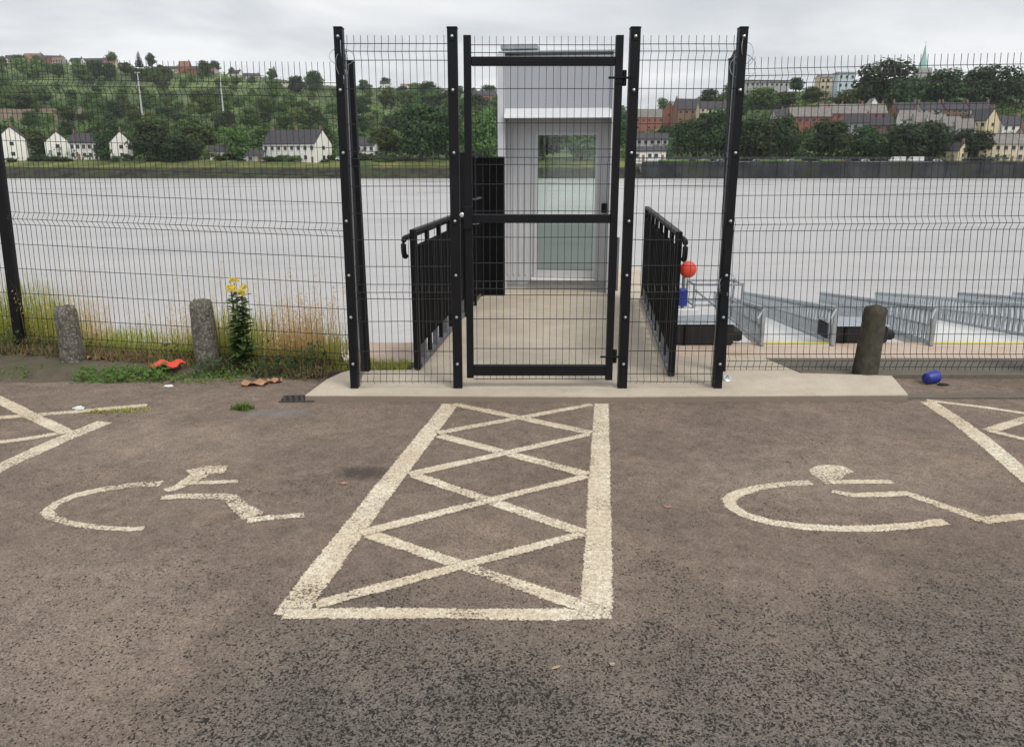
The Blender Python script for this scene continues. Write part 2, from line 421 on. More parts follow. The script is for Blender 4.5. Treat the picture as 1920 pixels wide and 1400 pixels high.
m = NM('hillside'); p = m.pos()
c = m.mix(m.ramp(m.noise(p, .012, 4, .6), [(.4, 0.0), (.62, 1.0)]), (.065, .11, .03), (.24, .31, .09))
c = m.mix(m.ramp(m.noise(p, .11, 5, .7), [(.4, .75), (.6, 0.0)]), c, (.03, .05, .022))
m.color(c); m.rough(.95); M_HILL = m.m
m = NM('riverbank stone and weed'); p = m.pos()
c = m.mix(m.ramp(m.noise(p, .35, 5, .7), [(.4, 0.0), (.6, 1.0)]), (.016, .016, .011), (.045, .043, .026))
c = m.mix(m.ramp(m.noise(p, .18, 4, .6), [(.50, 0.0), (.60, .8)]), c, (.045, .062, .016))
m.color(c); m.rough(.95); M_BANK = m.m
m = NM('bank meadow'); p = m.pos()
c = m.mix(m.ramp(m.noise(p, .12, 5, .7), [(.38, 0.0), (.62, 1.0)]), (.05, .085, .022), (.20, .19, .05))
m.color(c); m.rough(.95); M_MEADOW = m.m
M_SAND = plain('tan retaining wall', (.32, .25, .19), .9, 0, .35, .2)
m = NM('dark quay stone'); p = m.pos()
c = m.mix(m.ramp(m.noise(p, .16, 5, .7), [(.36, 0.0), (.62, 1.0)]), (.014, .017, .022), (.058, .060, .062))
c = m.mix(m.ramp(m.noise(p, .07, 4, .6), [(.50, 0.0), (.62, .8)]), c, (.035, .046, .020))
m.color(c); m.rough(.9); M_WALLD = m.m
M_LAWN = plain('promenade lawn', (.13, .22, .04), .95, 0, .25, .3)
M_PROM = plain('promenade paving', (.35, .33, .30), .9, 0, .2, .2)

M_WH = plain('white render', (.86, .85, .78), .85, 0, .07, .6)
M_CREAM = plain('cream render', (.66, .58, .42), .85, 0, .08, .6)
M_YEL = plain('yellow render', (.70, .60, .38), .85, 0, .08, .6)
M_BRICK = plain('red brick', (.33, .135, .105), .9, 0, .25, 1.5)
M_BRICK2 = plain('brown brick', (.27, .15, .11), .9, 0, .25, 1.5)
M_GREYW = plain('grey render', (.42, .41, .41), .85, 0, .1, .6)
M_BLUEW = plain('pale blue cladding', (.60, .68, .74), .6, 0, .06, .6)
M_SLATE = plain('dark slate', (.062, .058, .066), .8, 0, .3, .8)
M_SLATE_L = plain('weathered grey tile', (.24, .22, .205), .85, 0, .25, .8)
M_WIN = plain('far window glass', (.03, .035, .045), .15, 0, .3, 1)
M_COPPER = plain('verdigris copper', (.33, .55, .48), .7, 0, .12, .5)
M_MAST = plain('pale mast', (.55, .56, .56), .6, .2, .1, 1)
M_TYRE = plain('tyre', (.02, .02, .02), .8)

m = NM('tinted glass'); m.b.inputs['Base Color'].default_value = (.7, .8, .75, 1)
tr = m.n('ShaderNodeBsdfTransparent'); tr.inputs[0].default_value = (.94, .965, .95, 1)
gl = m.n('ShaderNodeBsdfGlossy'); gl.inputs['Roughness'].default_value = .03
fr = m.n('ShaderNodeFresnel'); fr.inputs[0].default_value = 1.5
ms = m.n('ShaderNodeMixShader'); m.l(fr.outputs[0], ms.inputs[0]); m.l(tr.outputs[0], ms.inputs[1]); m.l(gl.outputs[0], ms.inputs[2])
m.l(ms.outputs[0], m.o.inputs[0]); M_GLASS = m.m

# ------------------------------------------------------------------ ground, quay, water
def sheet(name, pts, mat, z0=None, kind='structure'):
    mb = MB(); mb.add(pts, [tuple(range(len(pts)))]); return mb.build(name, mat, kind=kind)
def slab(name, pts, top, bottom, mat, kind='structure', parent=None):
    n = len(pts); mb = MB()
    vs = [(x, y, top) for x, y in pts] + [(x, y, bottom) for x, y in pts]
    fs = [tuple(range(n)), tuple(reversed(range(n, 2*n)))] + [(i, i+n, (i+1) % n + n, (i+1) % n) for i in range(n)]
    mb.add(vs, fs); o = mb.build(name, mat, parent)
    if kind: o['kind'] = kind
    return o

slab('car_park', [(-45, -12), (45, -12), (45, 5.93), (-45, 5.93)], 0.0, -.6, M_ASPH)
# soil verge on the left, with a lumpy surface falling to the river
mb = MB(); xs = np.linspace(-26, -1.62, 130); ys = np.concatenate([np.linspace(5.62, 7.4, 22), np.linspace(7.6, 10.5, 8)])
rg = np.random.RandomState(3)
def verge_h(x, y):
    e = 5.74 + .07 * math.sin(x * 2.1) + .05 * math.sin(x * 5.3 + 1)
    a = max(0.0, min(1.0, (y - e) / .28))
    h = -.03 + .075 * a + .02 * math.sin(x * 3 + y * 4) * a
    if y > 7.0: h -= (y - 7.0) * .95
    return h
for y in ys:
    for x in xs: mb.v.append((x, y, verge_h(x, y) + rg.uniform(-.012, .012)))
nx = len(xs)
for j in range(len(ys) - 1):
    for i in range(nx - 1):
        mb.f.append((j*nx+i, j*nx+i+1, (j+1)*nx+i+1, (j+1)*nx+i)); mb.mi.append(0)
mb.build('verge', M_SOIL, smooth=True, kind='structure')
# concrete pad under the gate and the pier beyond it
PAD = .045
DIR = ray(1111, 306); DIR.z = 0; DIR.normalize()
PERP = Vector((DIR.y, -DIR.x, 0))
a = at_z(799, 695, PAD); b = at_z(1258, 703, PAD)
a = a.copy(); wdeck = (b - a).dot(PERP)
LN = a                                   # near left foot of the parapet line
RN = a + PERP * wdeck
pf = [at_z(572, 741, PAD), at_z(640, 741, PAD), at_z(1150, 743, PAD), at_z(1703, 740, PAD), at_z(1672, 704, PAD), at_z(1500, 699, PAD)]
ap1 = at_z(1425, 667, PAD); ap1 = Vector((ap1.x, 6.46, PAD))
farR = RN + DIR * 6.6 + PERP * .12; farL = LN + DIR * 6.6 - PERP * .12
poly = [(q.x, q.y) for q in pf] + [(ap1.x, ap1.y), ((RN + DIR*.45).x + .14, 6.46), (farR.x, farR.y), (farL.x, farL.y), ((LN - PERP * .12).x, 6.02), (at_z(655, 694, PAD).x, 6.0), (at_z(640, 698, PAD).x, 5.93), (at_z(612, 712, PAD).x, 5.74)]
slab('concrete_pad', poly, PAD, -.7, M_CONC)
kb0, kb1 = at_z(1690, 748, 0), at_z(1690, 739, 0)
slab('kerb', [(at_z(1708, 742, PAD).x, kb0.y), (40, kb0.y), (40, kb1.y), (at_z(1700, 742, PAD).x, kb1.y)], .012, -.3, M_GRAV)
# gravel strip behind the right fence, quay ledge below it
slab('gravel_strip', [(ap1.x + .02, 6.47), (at_z(1500, 698, .03).x + .03, 5.92), (40, 5.92), (40, 6.47)], .03, -.6, M_GRAV)
LEDGE = -.31
slab('quay', [(-2.1, 6.2), (40, 6.2), (40, 8.55), (-2.1, 8.55)], LEDGE, -5, M_QUAY)
mb = MB(); gx = np.linspace(-1500, 1500, 3)
mb.add([(-1500, 6.3, -3.6), (1500, 6.3, -3.6), (1500, 300, -3.6), (-1500, 300, -3.6)], [(0, 1, 2, 3)])
mb.build('river', M_WATER, kind='structure')
mb = MB(); mb.add([(-1800, -60, -5.0), (1800, -60, -5.0), (1800, 2600, -5.0), (-1800, 2600, -5.0)], [(0, 1, 2, 3)])
mb.build('ground', M_SOIL, kind='structure')
# grass patch between pad and quay on the left of the pier
slab('turf_strip', [(-1.63, 6.01), (LN.x - .13, 6.03), (LN.x - .10, 6.32), (-1.63, 6.32)], .03, -.4, M_SOIL)

# ------------------------------------------------------------------ far bank terrain
SKYX = [-600, 0, 100, 200, 300, 400, 500, 600, 700, 800, 930, 1050, 1170, 1230, 1300, 1400, 1500, 1560, 1650, 1750, 1850, 1920, 2500]
SKYP = [112, 112, 116, 120, 134, 137, 146, 160, 165, 172, 182, 200, 214, 212, 190, 172, 172, 168, 158, 148, 152, 155, 155]
SKYD = [900, 900, 900, 900, 880, 860, 850, 850, 850, 850, 880, 950, 950, 800, 620, 560, 540, 520, 500, 500, 500, 500, 500]
BASEP, BASEY = 302.0, 302.0
def sky_at(px): return float(np.interp(px, SKYX, SKYP)), float(np.interp(px, SKYX, SKYD))
def terr(px, py):
    s, D = sky_at(px)
    t = max(0.0, min(1.0, (BASEP - py) / (BASEP - s)))
    Y = BASEY + (D - BASEY) * t ** 1.25
    return at_y(px, min(py, BASEP + 4), Y)
mb = MB(); cols = list(range(-600, 2501, 20)); rows = 26
for px in cols:
    s, D = sky_at(px)
    for j in range(rows):
        t = j / (rows - 1)
        py = BASEP - (BASEP - s) * t
        v = terr(px, py); mb.v.append(tuple(v))
    v2 = at_y(px, s, D); mb.v.append((v2.x * 1.5, D * 1.5, v2.z - 5)); 
nr = rows + 1
for i in range(len(cols) - 1):
    for j in range(nr - 1):
        mb.f.append((i*nr+j, (i+1)*nr+j, (i+1)*nr+j+1, i*nr+j+1)); mb.mi.append(0)
mb.build('hillside', M_HILL, smooth=True, kind='structure')
# bank on the left: stone toe, then rough meadow up to the houses
mb = MB(); mb2 = MB(); rg = np.random.RandomState(5)
bx = np.linspace(-560, 46, 200)
topz = at_y(300, BASEP, BASEY).z
prof = [(281, -4.2), (283, -3.0), (285.5, -1.9), (288, -.6), (290, .1)]
prof2 = [(290, .1), (293, .9), (297, 1.7), (302.5, topz + .05)]
for P_, M_, nm, mt in ((prof, mb, 'riverbank', M_BANK), (prof2, mb2, 'bank_meadow', M_MEADOW)):
    for k, (y, z) in enumerate(P_):
        for x in bx:
            edge = k in (0,) or (P_ is prof and k == len(P_) - 1) or (P_ is prof2)
            M_.v.append((x, y + (0 if edge else rg.uniform(-.7, .7)), z + (0 if edge else rg.uniform(-.35, .35))))
    for k in range(len(P_) - 1):
        for i in range(199):
            M_.f.append((k*200+i, k*200+i+1, (k+1)*200+i+1, (k+1)*200+i)); M_.mi.append(0)
    M_.build(nm, mt, kind='structure')
# stone quay wall and promenade on the right
slab('promenade', [(46, 284.5), (560, 284.5), (560, 303), (46, 303)], 1.55, -5, M_PROM)
for lx0, lx1 in ((1236, 1336), (1425, 1510), (1540, 1600)):
    a_, b_ = at_y(lx0, 300, 289), at_y(lx1, 300, 289)
    mb = MB(); mb.hexa([(a_.x, 286.5, 1.5), (b_.x, 286.5, 1.5), (b_.x, 292.5, 1.5), (a_.x, 292.5, 1.5)], [(a_.x + .4, 287, 2.0), (b_.x - .4, 287, 2.0), (b_.x - .4, 292, 2.9), (a_.x + .4, 292, 2.9)])
    mb.build('promenade_lawn', M_LAWN, kind='structure')
qw = thing('quay_wall', 'long dark stone quay wall along the far right bank', 'wall', (300, 284, -4))
mb = MB()
for i in range(86):
    x0 = 46 + i * 6
    mb.box((x0 + 3 - 300, -.2 + .25 * (i % 2), 3.0), (5.96, 1.0, 6.2))
mb.build('wall_face', M_WALLD, qw)
mb = MB(); mb.box((0, 0, 6.3), (514, 1.5, .3)); mb.build('coping', M_WALLD, qw)
mb = MB()
for i in range(172): mb.box((-255 + i * 3, .2, 7.0), (.10, .10, 1.2))
mb.box((0, .2, 7.6), (514, .1, .1)); mb.box((0, .2, 7.1), (514, .07, .07))
mb.build('railing', M_GALV_D, qw)

# ------------------------------------------------------------------ trees
def leaf_cloud(mb, lobes, n, size, rng, up=.35, surf=.55):
    vol = [l[3] * l[4] * l[5] for l in lobes]; tot = sum(vol)
    for l, v_ in zip(lobes, vol):
        cx, cy, cz, rx, ry, rz_ = l
        for _ in range(int(n * v_ / tot)):
            d = Vector((rng.gauss(0, 1), rng.gauss(0, 1), rng.gauss(0, 1))).normalized()
            r = rng.uniform(surf, 1.04)
            c = Vector((cx + d.x*rx*r, cy + d.y*ry*r, cz + d.z*rz_*r))
            nn = (d + Vector((rng.uniform(-.8, .8), rng.uniform(-.8, .8), rng.uniform(-.5, .8) + up))).normalized()
            u = nn.orthogonal().normalized(); w = nn.cross(u)
            an = rng.uniform(0, 6.28); u, w = u*math.cos(an)+w*math.sin(an), w*math.cos(an)-u*math.sin(an)
            q = size * rng.uniform(.55, 1.35); e = q * rng.uniform(.5, .9)
            mb.add([c-u*q-w*e*.3, c-w*e, c+u*q+w*e*.2, c+w*e], [(0, 1, 2, 3)])
def tree_proto(kind, seed):
    """unit tree: height 1, trunk and crown meshes"""
    rng = random.Random(seed); tb, cb = MB(), MB()
    if kind == 'round':
        tb.tube([(0, 0, -.03), (rng.uniform(-.02, .02), 0, .2), (rng.uniform(-.03, .03), .01, .45), (0, 0, .7)], .035, 7, .012)
        for k in range(6):
            an = k * 1.05 + rng.uniform(-.3, .3); z0 = rng.uniform(.2, .45)
            tb.tube([(0, 0, z0), (.14*math.cos(an), .14*math.sin(an), z0+.12), (.28*math.cos(an), .28*math.sin(an), z0+.2)], .014, 5, .004)
        lobes = [(0, 0, .54, .31, .31, .36)]
        for k in range(13):
            an = rng.uniform(0, 6.28); el = rng.uniform(-1.0, 1.2); rr = rng.uniform(.11, .19)
            lobes.append((.30*math.cos(an)*math.cos(el), .30*math.sin(an)*math.cos(el), (.53 + .33*math.sin(el)), rr*1.15, rr*1.15, rr))
        leaf_cloud(cb, lobes, 2600, .034, rng)
    elif kind == 'tall':
        tb.tube([(0, 0, -.03), (.01, 0, .3), (0, .01, .8)], .025, 6, .008)
        lobes = []
        for k in range(12):
            z = .22 + .7 * k / 11; rr = .17 * math.sin(math.pi * min(1, (k + 1.6) / 13.5)) + .03
            lobes.append((rng.uniform(-.06, .06), rng.uniform(-.06, .06), z, rr, rr, .10))
        leaf_cloud(cb, lobes, 1500, .030, rng)
    elif kind == 'conifer':
        tb.tube([(0, 0, -.03), (0, 0, .95)], .02, 6, .004)
        lobes = []
        for k in range(13):
            z = .1 + .86 * k / 12; rr = .21 * (1 - k / 13.2)
            for q in range(4):
                an = q * 1.57 + k
                lobes.append((rr*.5*math.cos(an), rr*.5*math.sin(an), z, rr*.55+.01, rr*.55+.01, .035))
        leaf_cloud(cb, lobes, 1400, .024, rng, -.1)
    else:                                       # bush
        tb.tube([(0, 0, -.05), (.02, 0, .3)], .04, 5, .02)
        lobes = []
        for k in range(8):
            an = rng.uniform(0, 6.28); rr = rng.uniform(.22, .36)
            lobes.append((.42*math.cos(an), .42*math.sin(an), rng.uniform(.25, .65), rr*1.2, rr*1.2, rr))
        leaf_cloud(cb, lobes, 1300, .06, rng)
    return tb, cb
PROTO = {}
for kind, n in (('round', 4), ('tall', 2), ('conifer', 2), ('bush', 3)):
    for i in range(n):
        tb, cb = tree_proto(kind, 11 * i + len(kind))
        for key, mt in (('d', M_LEAF), ('m', M_LEAF_M), ('l', M_LEAF_L), ('c', M_LEAF_C)):
            PROTO[kind, i, key] = cb.mesh(kind + '_crown', mt)
        PROTO[kind, i, 't'] = tb.mesh(kind + '_trunk', M_TRUNK)
NP = {'round': 4, 'tall': 2, 'conifer': 2, 'bush': 3}
def tree(base, h, w, kind, tone, label, group=None, name=None, cat='tree', i=None):
    rz = random.uniform(0, 6.28)
    t = thing(name or {'round': 'broadleaf_tree', 'tall': 'slender_tree', 'conifer': 'conifer_tree', 'bush': 'bush'}[kind], label, cat, base, rz, group)
    i = random.randrange(NP[kind]) if i is None else i
    k = {'round': .80, 'tall': .36, 'conifer': .42, 'bush': 1.35}[kind]
    for nm, key in (('trunk', 't'), ('crown', tone)):
        o = link(nm, PROTO[kind, i, key], t); o.scale = (w / k, w / k, h)
    return t
def tree_px(px, py, hpx, wpx, kind, tone, label, group=None, **kw):
    b = terr(px, py); dep = b.y * CT - (b.z - EYE) * ST
    b.z -= .3
    return tree(b, hpx / F * dep * 1.02, wpx / F * dep, kind, tone, label, group, **kw)

FRONT = [
 (202, 301, 60, 46, 'round', 'd', 'dark broad tree beside the small white gable on the left bank', None),
 (75, 298, 58, 34, 'tall', 'm', 'narrow mid green tree just right of the leftmost white gable', None),
 (205, 290, 60, 60, 'round', 'd', 'dark tree rising behind the dark roofed gable house', None),
 (290, 300, 72, 78, 'round', 'd', 'large dark tree to the right of the small white gable house', None),
 (345, 301, 50, 80, 'round', 'd', 'low spreading dark tree standing closest to the left water edge', None),
 (370, 292, 62, 74, 'round', 'm', 'wide tree between the spreading bank tree and the light round tree', None),
 (450, 298, 64, 58, 'round', 'm', 'light rounded tree left of the long white terrace', None),
 (495, 284, 46, 60, 'round', 'm', 'tree looking over the left gable of the long white terrace', None),
 (560, 280, 48, 60, 'round', 'm', 'olive tree looking over the middle of the long white terrace roof', None),
 (605, 280, 44, 52, 'round', 'm', 'olive tree looking over the right end of the long white terrace roof', None),
 (725, 296, 60, 62, 'round', 'm', 'mid green tree left of the large dark tree by the gate post', None),
 (790, 301, 108, 96, 'round', 'd', 'very tall dark tree on the bank seen left of the gate post', None),
 (838, 299, 92, 66, 'round', 'd', 'dark tree half hidden behind the inner left gate post', None),
 (908, 298, 92, 62, 'round', 'm', 'leafy tree seen through the gate left of the grey kiosk', None),
 (1020, 300, 78, 80, 'round', 'd', 'dark bank tree seen through the left of the kiosk glass', None),
 (1090, 300, 70, 80, 'round', 'm', 'green bank tree seen through the right of the kiosk glass', None),
 (1290, 297, 74, 70, 'round', 'd', 'promenade tree just right of the red brick houses', None),
 (1345, 298, 92, 74, 'round', 'd', 'tall promenade tree left of the outer right gate post', None),
 (1415, 299, 80, 84, 'round', 'd', 'promenade tree right of the outer right gate post', None),
 (1470, 299, 84, 62, 'round', 'd', 'promenade tree left of the red brick terrace gap', None),
 (1555, 300, 76, 88, 'round', 'd', 'broad promenade tree below the long red terrace', None),
 (1625, 300, 66, 66, 'round', 'd', 'promenade tree below the white dormer gable', None),
 (1690, 300, 70, 92, 'round', 'd', 'broad dark promenade tree above the white parked vans', None),
 (1745, 300, 74, 74, 'round', 'd', 'dark promenade tree left of the small yellow house', None),
 (1815, 296, 58, 74, 'round', 'd', 'tree between the yellow gable and the cream terrace', None),
 (1650, 196, 86, 104, 'round', 'd', 'huge dark tree standing on the right hilltop', None),
 (1700, 208, 66, 70, 'round', 'd', 'dark tree below the copper spire to its left', None),
 (1762, 198, 66, 84, 'round', 'd', 'dark hilltop tree right of the copper spire', None),
 (1815, 198, 68, 80, 'round', 'd', 'dark hilltop tree third from the right edge', None),
 (1862, 200, 82, 76, 'round', 'd', 'tallest dark tree near the right end of the hilltop', None),
 (1912, 200, 66, 60, 'round', 'm', 'hilltop tree cut by the right edge of the view', None),
 (1492, 172, 26, 34, 'round', 'd', 'small round dark tree alone on the right skyline', None),
 (1590, 205, 40, 50, 'round', 'm', 'tree below the pale blue hilltop building', None),
 (1242, 216, 34, 26, 'round', 'm', 'small tree against the sky between the gate posts', None),
 (1262, 216, 22, 40, 'round', 'd', 'low tree against the sky beside the brick roofs', None),
 (1330, 200, 32, 48, 'round', 'd', 'tree above the pale house with dark windows', None),
 (1368, 200, 42, 44, 'round', 'm', 'hill tree just left of the outer right gate post', None),
 (1425, 205, 40, 62, 'round', 'm', 'green tree below the long flat roofed hilltop building', None),
 (1470, 200, 30, 50, 'round', 'm', 'green tree right of and below the flat roofed building', None),
 (1525, 192, 30, 46, 'round', 'm', 'green tree left of the pale blue hilltop building', None),
 (262, 128, 30, 18, 'conifer', 'c', 'pointed dark conifer on the left skyline', None),
 (284, 130, 30, 16, 'tall', 'd', 'dark column shaped tree right of the skyline conifer', None),
 (402, 138, 24, 20, 'tall', 'd', 'slender dark tree on the left skyline right of the red roofs', None),
 (515, 146, 22, 14, 'conifer', 'c', 'small conifer on the skyline above the long white hill building', None),
 (588, 172, 40, 32, 'round', 'd', 'dark tree at the right end of the long white hill building', None),
 (724, 165, 20, 20, 'round', 'd', 'small dark skyline tree above the tiny white house', None),
 (785, 188, 32, 44, 'round', 'm', 'light tree on the hill left of the inner left gate post', None),
]
for a_ in FRONT: tree_px(*a_)

# ------------------------------------------------------------------ buildings of the far bank
def depth_at(p): return p.y * CT - (p.z - EYE) * ST
def house(px, py, wpx, hw_px, hr_px, dpt, rz, wall, roofm, label, cols_=4, rows_=2, chim=1, cat='house', name='house', group=None, flat=False, win=True, Y=None, endwin=False):
    """px,py foot of the front centre; widths and heights in photograph pixels turned into metres there"""
    b = terr(px, py) if Y is None else at_y(px, py, Y)
    k = depth_at(b) / F
    w, hw, hr = wpx * k, hw_px * k, hr_px * k
    t = thing(name, label, cat, (b.x, b.y + dpt * .5 * abs(math.cos(rz)), b.z), rz, group)
    x, y = w / 2, dpt / 2
    mb = MB()
    vs = [(-x,-y,-2),(x,-y,-2),(x,y,-2),(-x,y,-2),(-x,-y,hw),(x,-y,hw),(x,y,hw),(-x,y,hw)]
    fs = [(0,1,5,4),(2,3,7,6)]
    if flat: fs += [(1,2,6,5),(3,0,4,7),(4,5,6,7)]
    else:
        vs += [(-x, 0, hr), (x, 0, hr)]; fs += [(1,2,6,9,5),(3,0,4,8,7)]
    mb.add(vs, fs); mb.build('wall', wall, t)
    mb = MB(); ov = .35
    if flat:
        mb.box((0, 0, hw + .3), (w + .8, dpt + .8, .6)); rf = mb.build('roof', roofm, t)
    else:
        sl = (hr - hw) / y
        for s in (-1, 1):
            e = (y + ov) * s; ez = hw - ov * sl
            p = [(-x-ov*.5, e, ez+.08), (x+ov*.5, e, ez+.08), (x+ov*.5, 0, hr+.08), (-x-ov*.5, 0, hr+.08)]
            q = [(a, b_, c_+.28) for a, b_, c_ in p]
            if s > 0: p = [p[1], p[0], p[3], p[2]]; q = [q[1], q[0], q[3], q[2]]
            mb.hexa(p, q)
        rf = mb.build('roof', roofm, t)
        for i in range(chim):
            cx = -x * .92 + (2 * x * .92) * (i / max(1, chim - 1)) if chim > 1 else x * .8
            c_ = MB(); c_.box((cx, .25, hr + .55), (.75, .75, 1.9)); c_.box((cx, .25, hr + 1.62), (.35, .35, .5))
            c_.build('chimney', wall if wall in (M_BRICK, M_BRICK2) else M_BRICK2, rf)
    if win:
        fh = hw / rows_
        ww = min(1.3, w / cols_ * .55)
        wm = MB(); wm.box((0, 0, 0), (ww, .16, min(1.35, fh * .52)))
        wme = wm.mesh('window', M_WIN)
        sm = MB(); sm.box((0, -.05, -min(1.35, fh * .52) / 2 - .08), (ww + .25, .3, .12)); sme = sm.mesh('sill', M_GREYW)
        for r_ in range(rows_):
            for c_ in range(cols_):
                cx = -x + w * (c_ + .5) / cols_
                if r_ == 0 and c_ % 3 == 1:
                    d_ = MB(); d_.box((cx, -y - .02, 1.0), (.95, .14, 2.1)); d_.build('door', M_BRICK2, t)
                    continue
                o = link('window', wme, t, (cx, -y - .02, fh * (r_ + .55)))
                link('sill', sme, o)
        if endwin:
            for s in (-1, 1):
                for r_ in range(rows_):
                    o = link('window', wme, t, (s * (x + .02), 0, fh * (r_ + .55)), math.pi / 2)
    return t
# left bank
house(24, 299, 62, 36, 57, 9.5, R(-64), M_WH, M_SLATE, 'leftmost white house with its tall gable facing the river', 3, 2, 1, endwin=True)
house(-40, 299, 70, 34, 50, 8, 0, M_WH, M_SLATE, 'white house at the very left edge beside the tall gable', 5, 2, 2)
house(108, 297, 48, 28, 47, 8.5, R(-64), M_WH, M_SLATE, 'white gable house half hidden behind dark bank trees', 3, 2, 1, endwin=True)
house(160, 299, 54, 30, 46, 8, 0, M_WH, M_SLATE, 'white two storey terrace right of the half hidden gable', 5, 2, 2)
house(226, 299, 46, 29, 49, 8, R(-64), M_WH, M_SLATE, 'small lone white gable house among trees', 2, 2, 1, endwin=True)
house(408, 299, 34, 14, 24, 6, R(12), M_WH, M_SLATE, 'low white outbuilding between the bank trees', 3, 1, 0)
house(553, 305, 122, 34, 58, 10, R(-24), M_WH, M_SLATE, 'long white terrace with dark slate roof and bright right gable', 8, 2, 3, endwin=True)
house(478, 304, 32, 12, 20, 6, 0, M_GREYW, M_SLATE, 'low grey garage at the left end of the long terrace', 2, 1, 0)
house(692, 298, 40, 24, 38, 8, R(-20), M_WH, M_SLATE, 'white house right of the outer left gate post', 3, 2, 1, endwin=True)
# left skyline
for i, (px, py, w, h1, h2, wm_, lb) in enumerate([
    (60, 116, 34, 9, 15, M_BRICK2, 'long low house under brown roof at the left skyline'),
    (96, 119, 34, 8, 14, M_CREAM, 'second pale house along the left skyline'),
    (170, 122, 60, 6, 12, M_GREYW, 'long grey house on the skyline left of the conifer'),
    (345, 138, 20, 12, 22, M_BRICK, 'red gabled house on the skyline between the masts'),
    (378, 140, 40, 8, 15, M_BRICK, 'row of red houses on the skyline left of the second mast'),
    (318, 138, 30, 8, 13, M_CREAM, 'pale bungalow on the skyline left of the red gable'),
    (535, 163, 62, 7, 9, M_WH, 'long white hillside building below the skyline'),
    (470, 150, 30, 7, 12, M_GREYW, 'grey house below the skyline left of the long white building'),
    (722, 168, 18, 10, 16, M_WH, 'tiny white house on the skyline between the left gate posts'),
    (765, 170, 28, 9, 12, M_WH, 'small white building on the skyline left of the light tree'),
    (822, 180, 40, 9, 11, M_WH, 'low white shed on the skyline behind the inner left gate post'),
    (908, 192, 44, 12, 20, M_BRICK2, 'brown brick terrace seen through the gate beside the kiosk')]):
    house(px, py, w, h1, h2, 9, random.uniform(-.15, .15), wm_, M_SLATE if i % 3 else M_BRICK2, lb, 4, 1, 1)
for i in range(9):
    px = (22, 48, 78, 108, 142, 205, 300, 392, 440)[i]
    house(px, sky_at(px)[0] + 5, 24, 7, 13, 8, random.uniform(-.3, .3), (M_WH, M_CREAM, M_BRICK, M_GREYW)[i % 4], (M_SLATE, M_BRICK2)[i % 2], 'small %s house among trees on the left ridge, %s' % (('white', 'cream', 'red', 'grey')[i % 4], ('at the very left edge', 'second from the left edge', 'left of the long grey house', 'just before the long grey house', 'behind the long grey house', 'left of the conifer', 'right of the dark column tree', 'below the red house row', 'right of the second mast')[i]), 2, 2, 1, group='small houses along the left ridge')
# right bank
house(1216, 247, 54, 26, 40, 8, R(4), M_BRICK, M_SLATE_L, 'red brick terrace right of the inner right gate post', 5, 2, 2)
house(1262, 244, 42, 34, 50, 8, R(58), M_BRICK, M_SLATE_L, 'red brick house end on with its gable to the river', 3, 2, 1, endwin=True)
house(1290, 232, 48, 26, 44, 8, R(10), M_BRICK2, M_SLATE, 'dark roofed brick house behind the end on gable', 4, 2, 2)
house(1338, 222, 56, 18, 30, 8, 0, M_CREAM, M_SLATE, 'pale house with dark windows above the promenade trees', 4, 2, 1)
house(1218, 301, 60, 16, 24, 8, 0, M_WH, M_SLATE, 'long low white boathouse at the foot of the brick terrace', 5, 1, 0, Y=300)
house(1222, 286, 60, 24, 34, 8, 0, M_GREYW, M_SLATE, 'grey warehouse behind the low white boathouse', 5, 2, 0)
house(1435, 180, 84, 26, 30, 14, R(5), M_GREYW, M_SLATE, 'long flat roofed grey building on the right hilltop', 9, 2, 0, 'building', 'hill_building', flat=True)
house(1555, 182, 38, 34, 40, 10, 0, M_CREAM, M_SLATE_L, 'cream hilltop building left of the pale blue wing', 4, 3, 1, 'building', 'hill_building')
house(1584, 184, 32, 44, 52, 8, 0, M_BLUEW, M_GREYW, 'pale blue hilltop building beside the huge dark tree', 3, 3, 0, 'building', 'hill_building', flat=True)
house(1225, 218, 44, 8, 10, 8, 0, M_GREYW, M_SLATE, 'low grey roof line below the gap of sky', 4, 1, 0)
for i in range(6):
    house(1462 + i * 18, 234 - i * 1.0, 19, 15, 27, 8, R(2), (M_GREYW, M_CREAM)[i % 2], M_SLATE, 'small grey terraced house in the row above the promenade trees', 2, 2, 1, group='grey terraced houses above the promenade trees')
house(1520, 250, 74, 30, 46, 8, R(-8), M_BRICK, M_SLATE_L, 'red brick terrace nearest the gap between promenade trees', 6, 2, 3)
house(1600, 240, 120, 26, 42, 8, R(-4), M_BRICK, M_SLATE_L, 'long red brick terrace with pale grey roof', 9, 2, 4)
house(1632, 222, 20, 20, 34, 6, R(90), M_WH, M_SLATE_L, 'white dormer gable poking above the long red terrace', 2, 1, 0)
house(1608, 262, 46, 30, 44, 7, R(-25), M_GREYW, M_SLATE, 'grey stepped house below the long red terrace', 3, 2, 1)
house(1652, 262, 44, 26, 40, 7, R(-25), M_BRICK2, M_SLATE, 'brown brick stepped house right of the grey one', 3, 2, 1)
for i in range(5):
    px = 1706 + i * 27
    house(px, 247 + i * 4, 31, 21, 38, 8, R(-12), (M_WH, M_GREYW, M_WH, M_GREYW, M_WH)[i], M_SLATE_L,
          ['topmost house of the stepped grey roofed terrace', 'second house down the stepped grey roofed terrace', 'middle house of the stepped grey roofed terrace',
           'fourth house down the stepped grey roofed terrace', 'lowest house of the stepped terrace beside the yellow gable'][i], 2, 2, 1, group='stepped terrace houses')
house(1842, 262, 40, 34, 54, 8, R(-66), M_YEL, M_SLATE, 'house with a bright yellow gable end', 3, 2, 1, endwin=True)
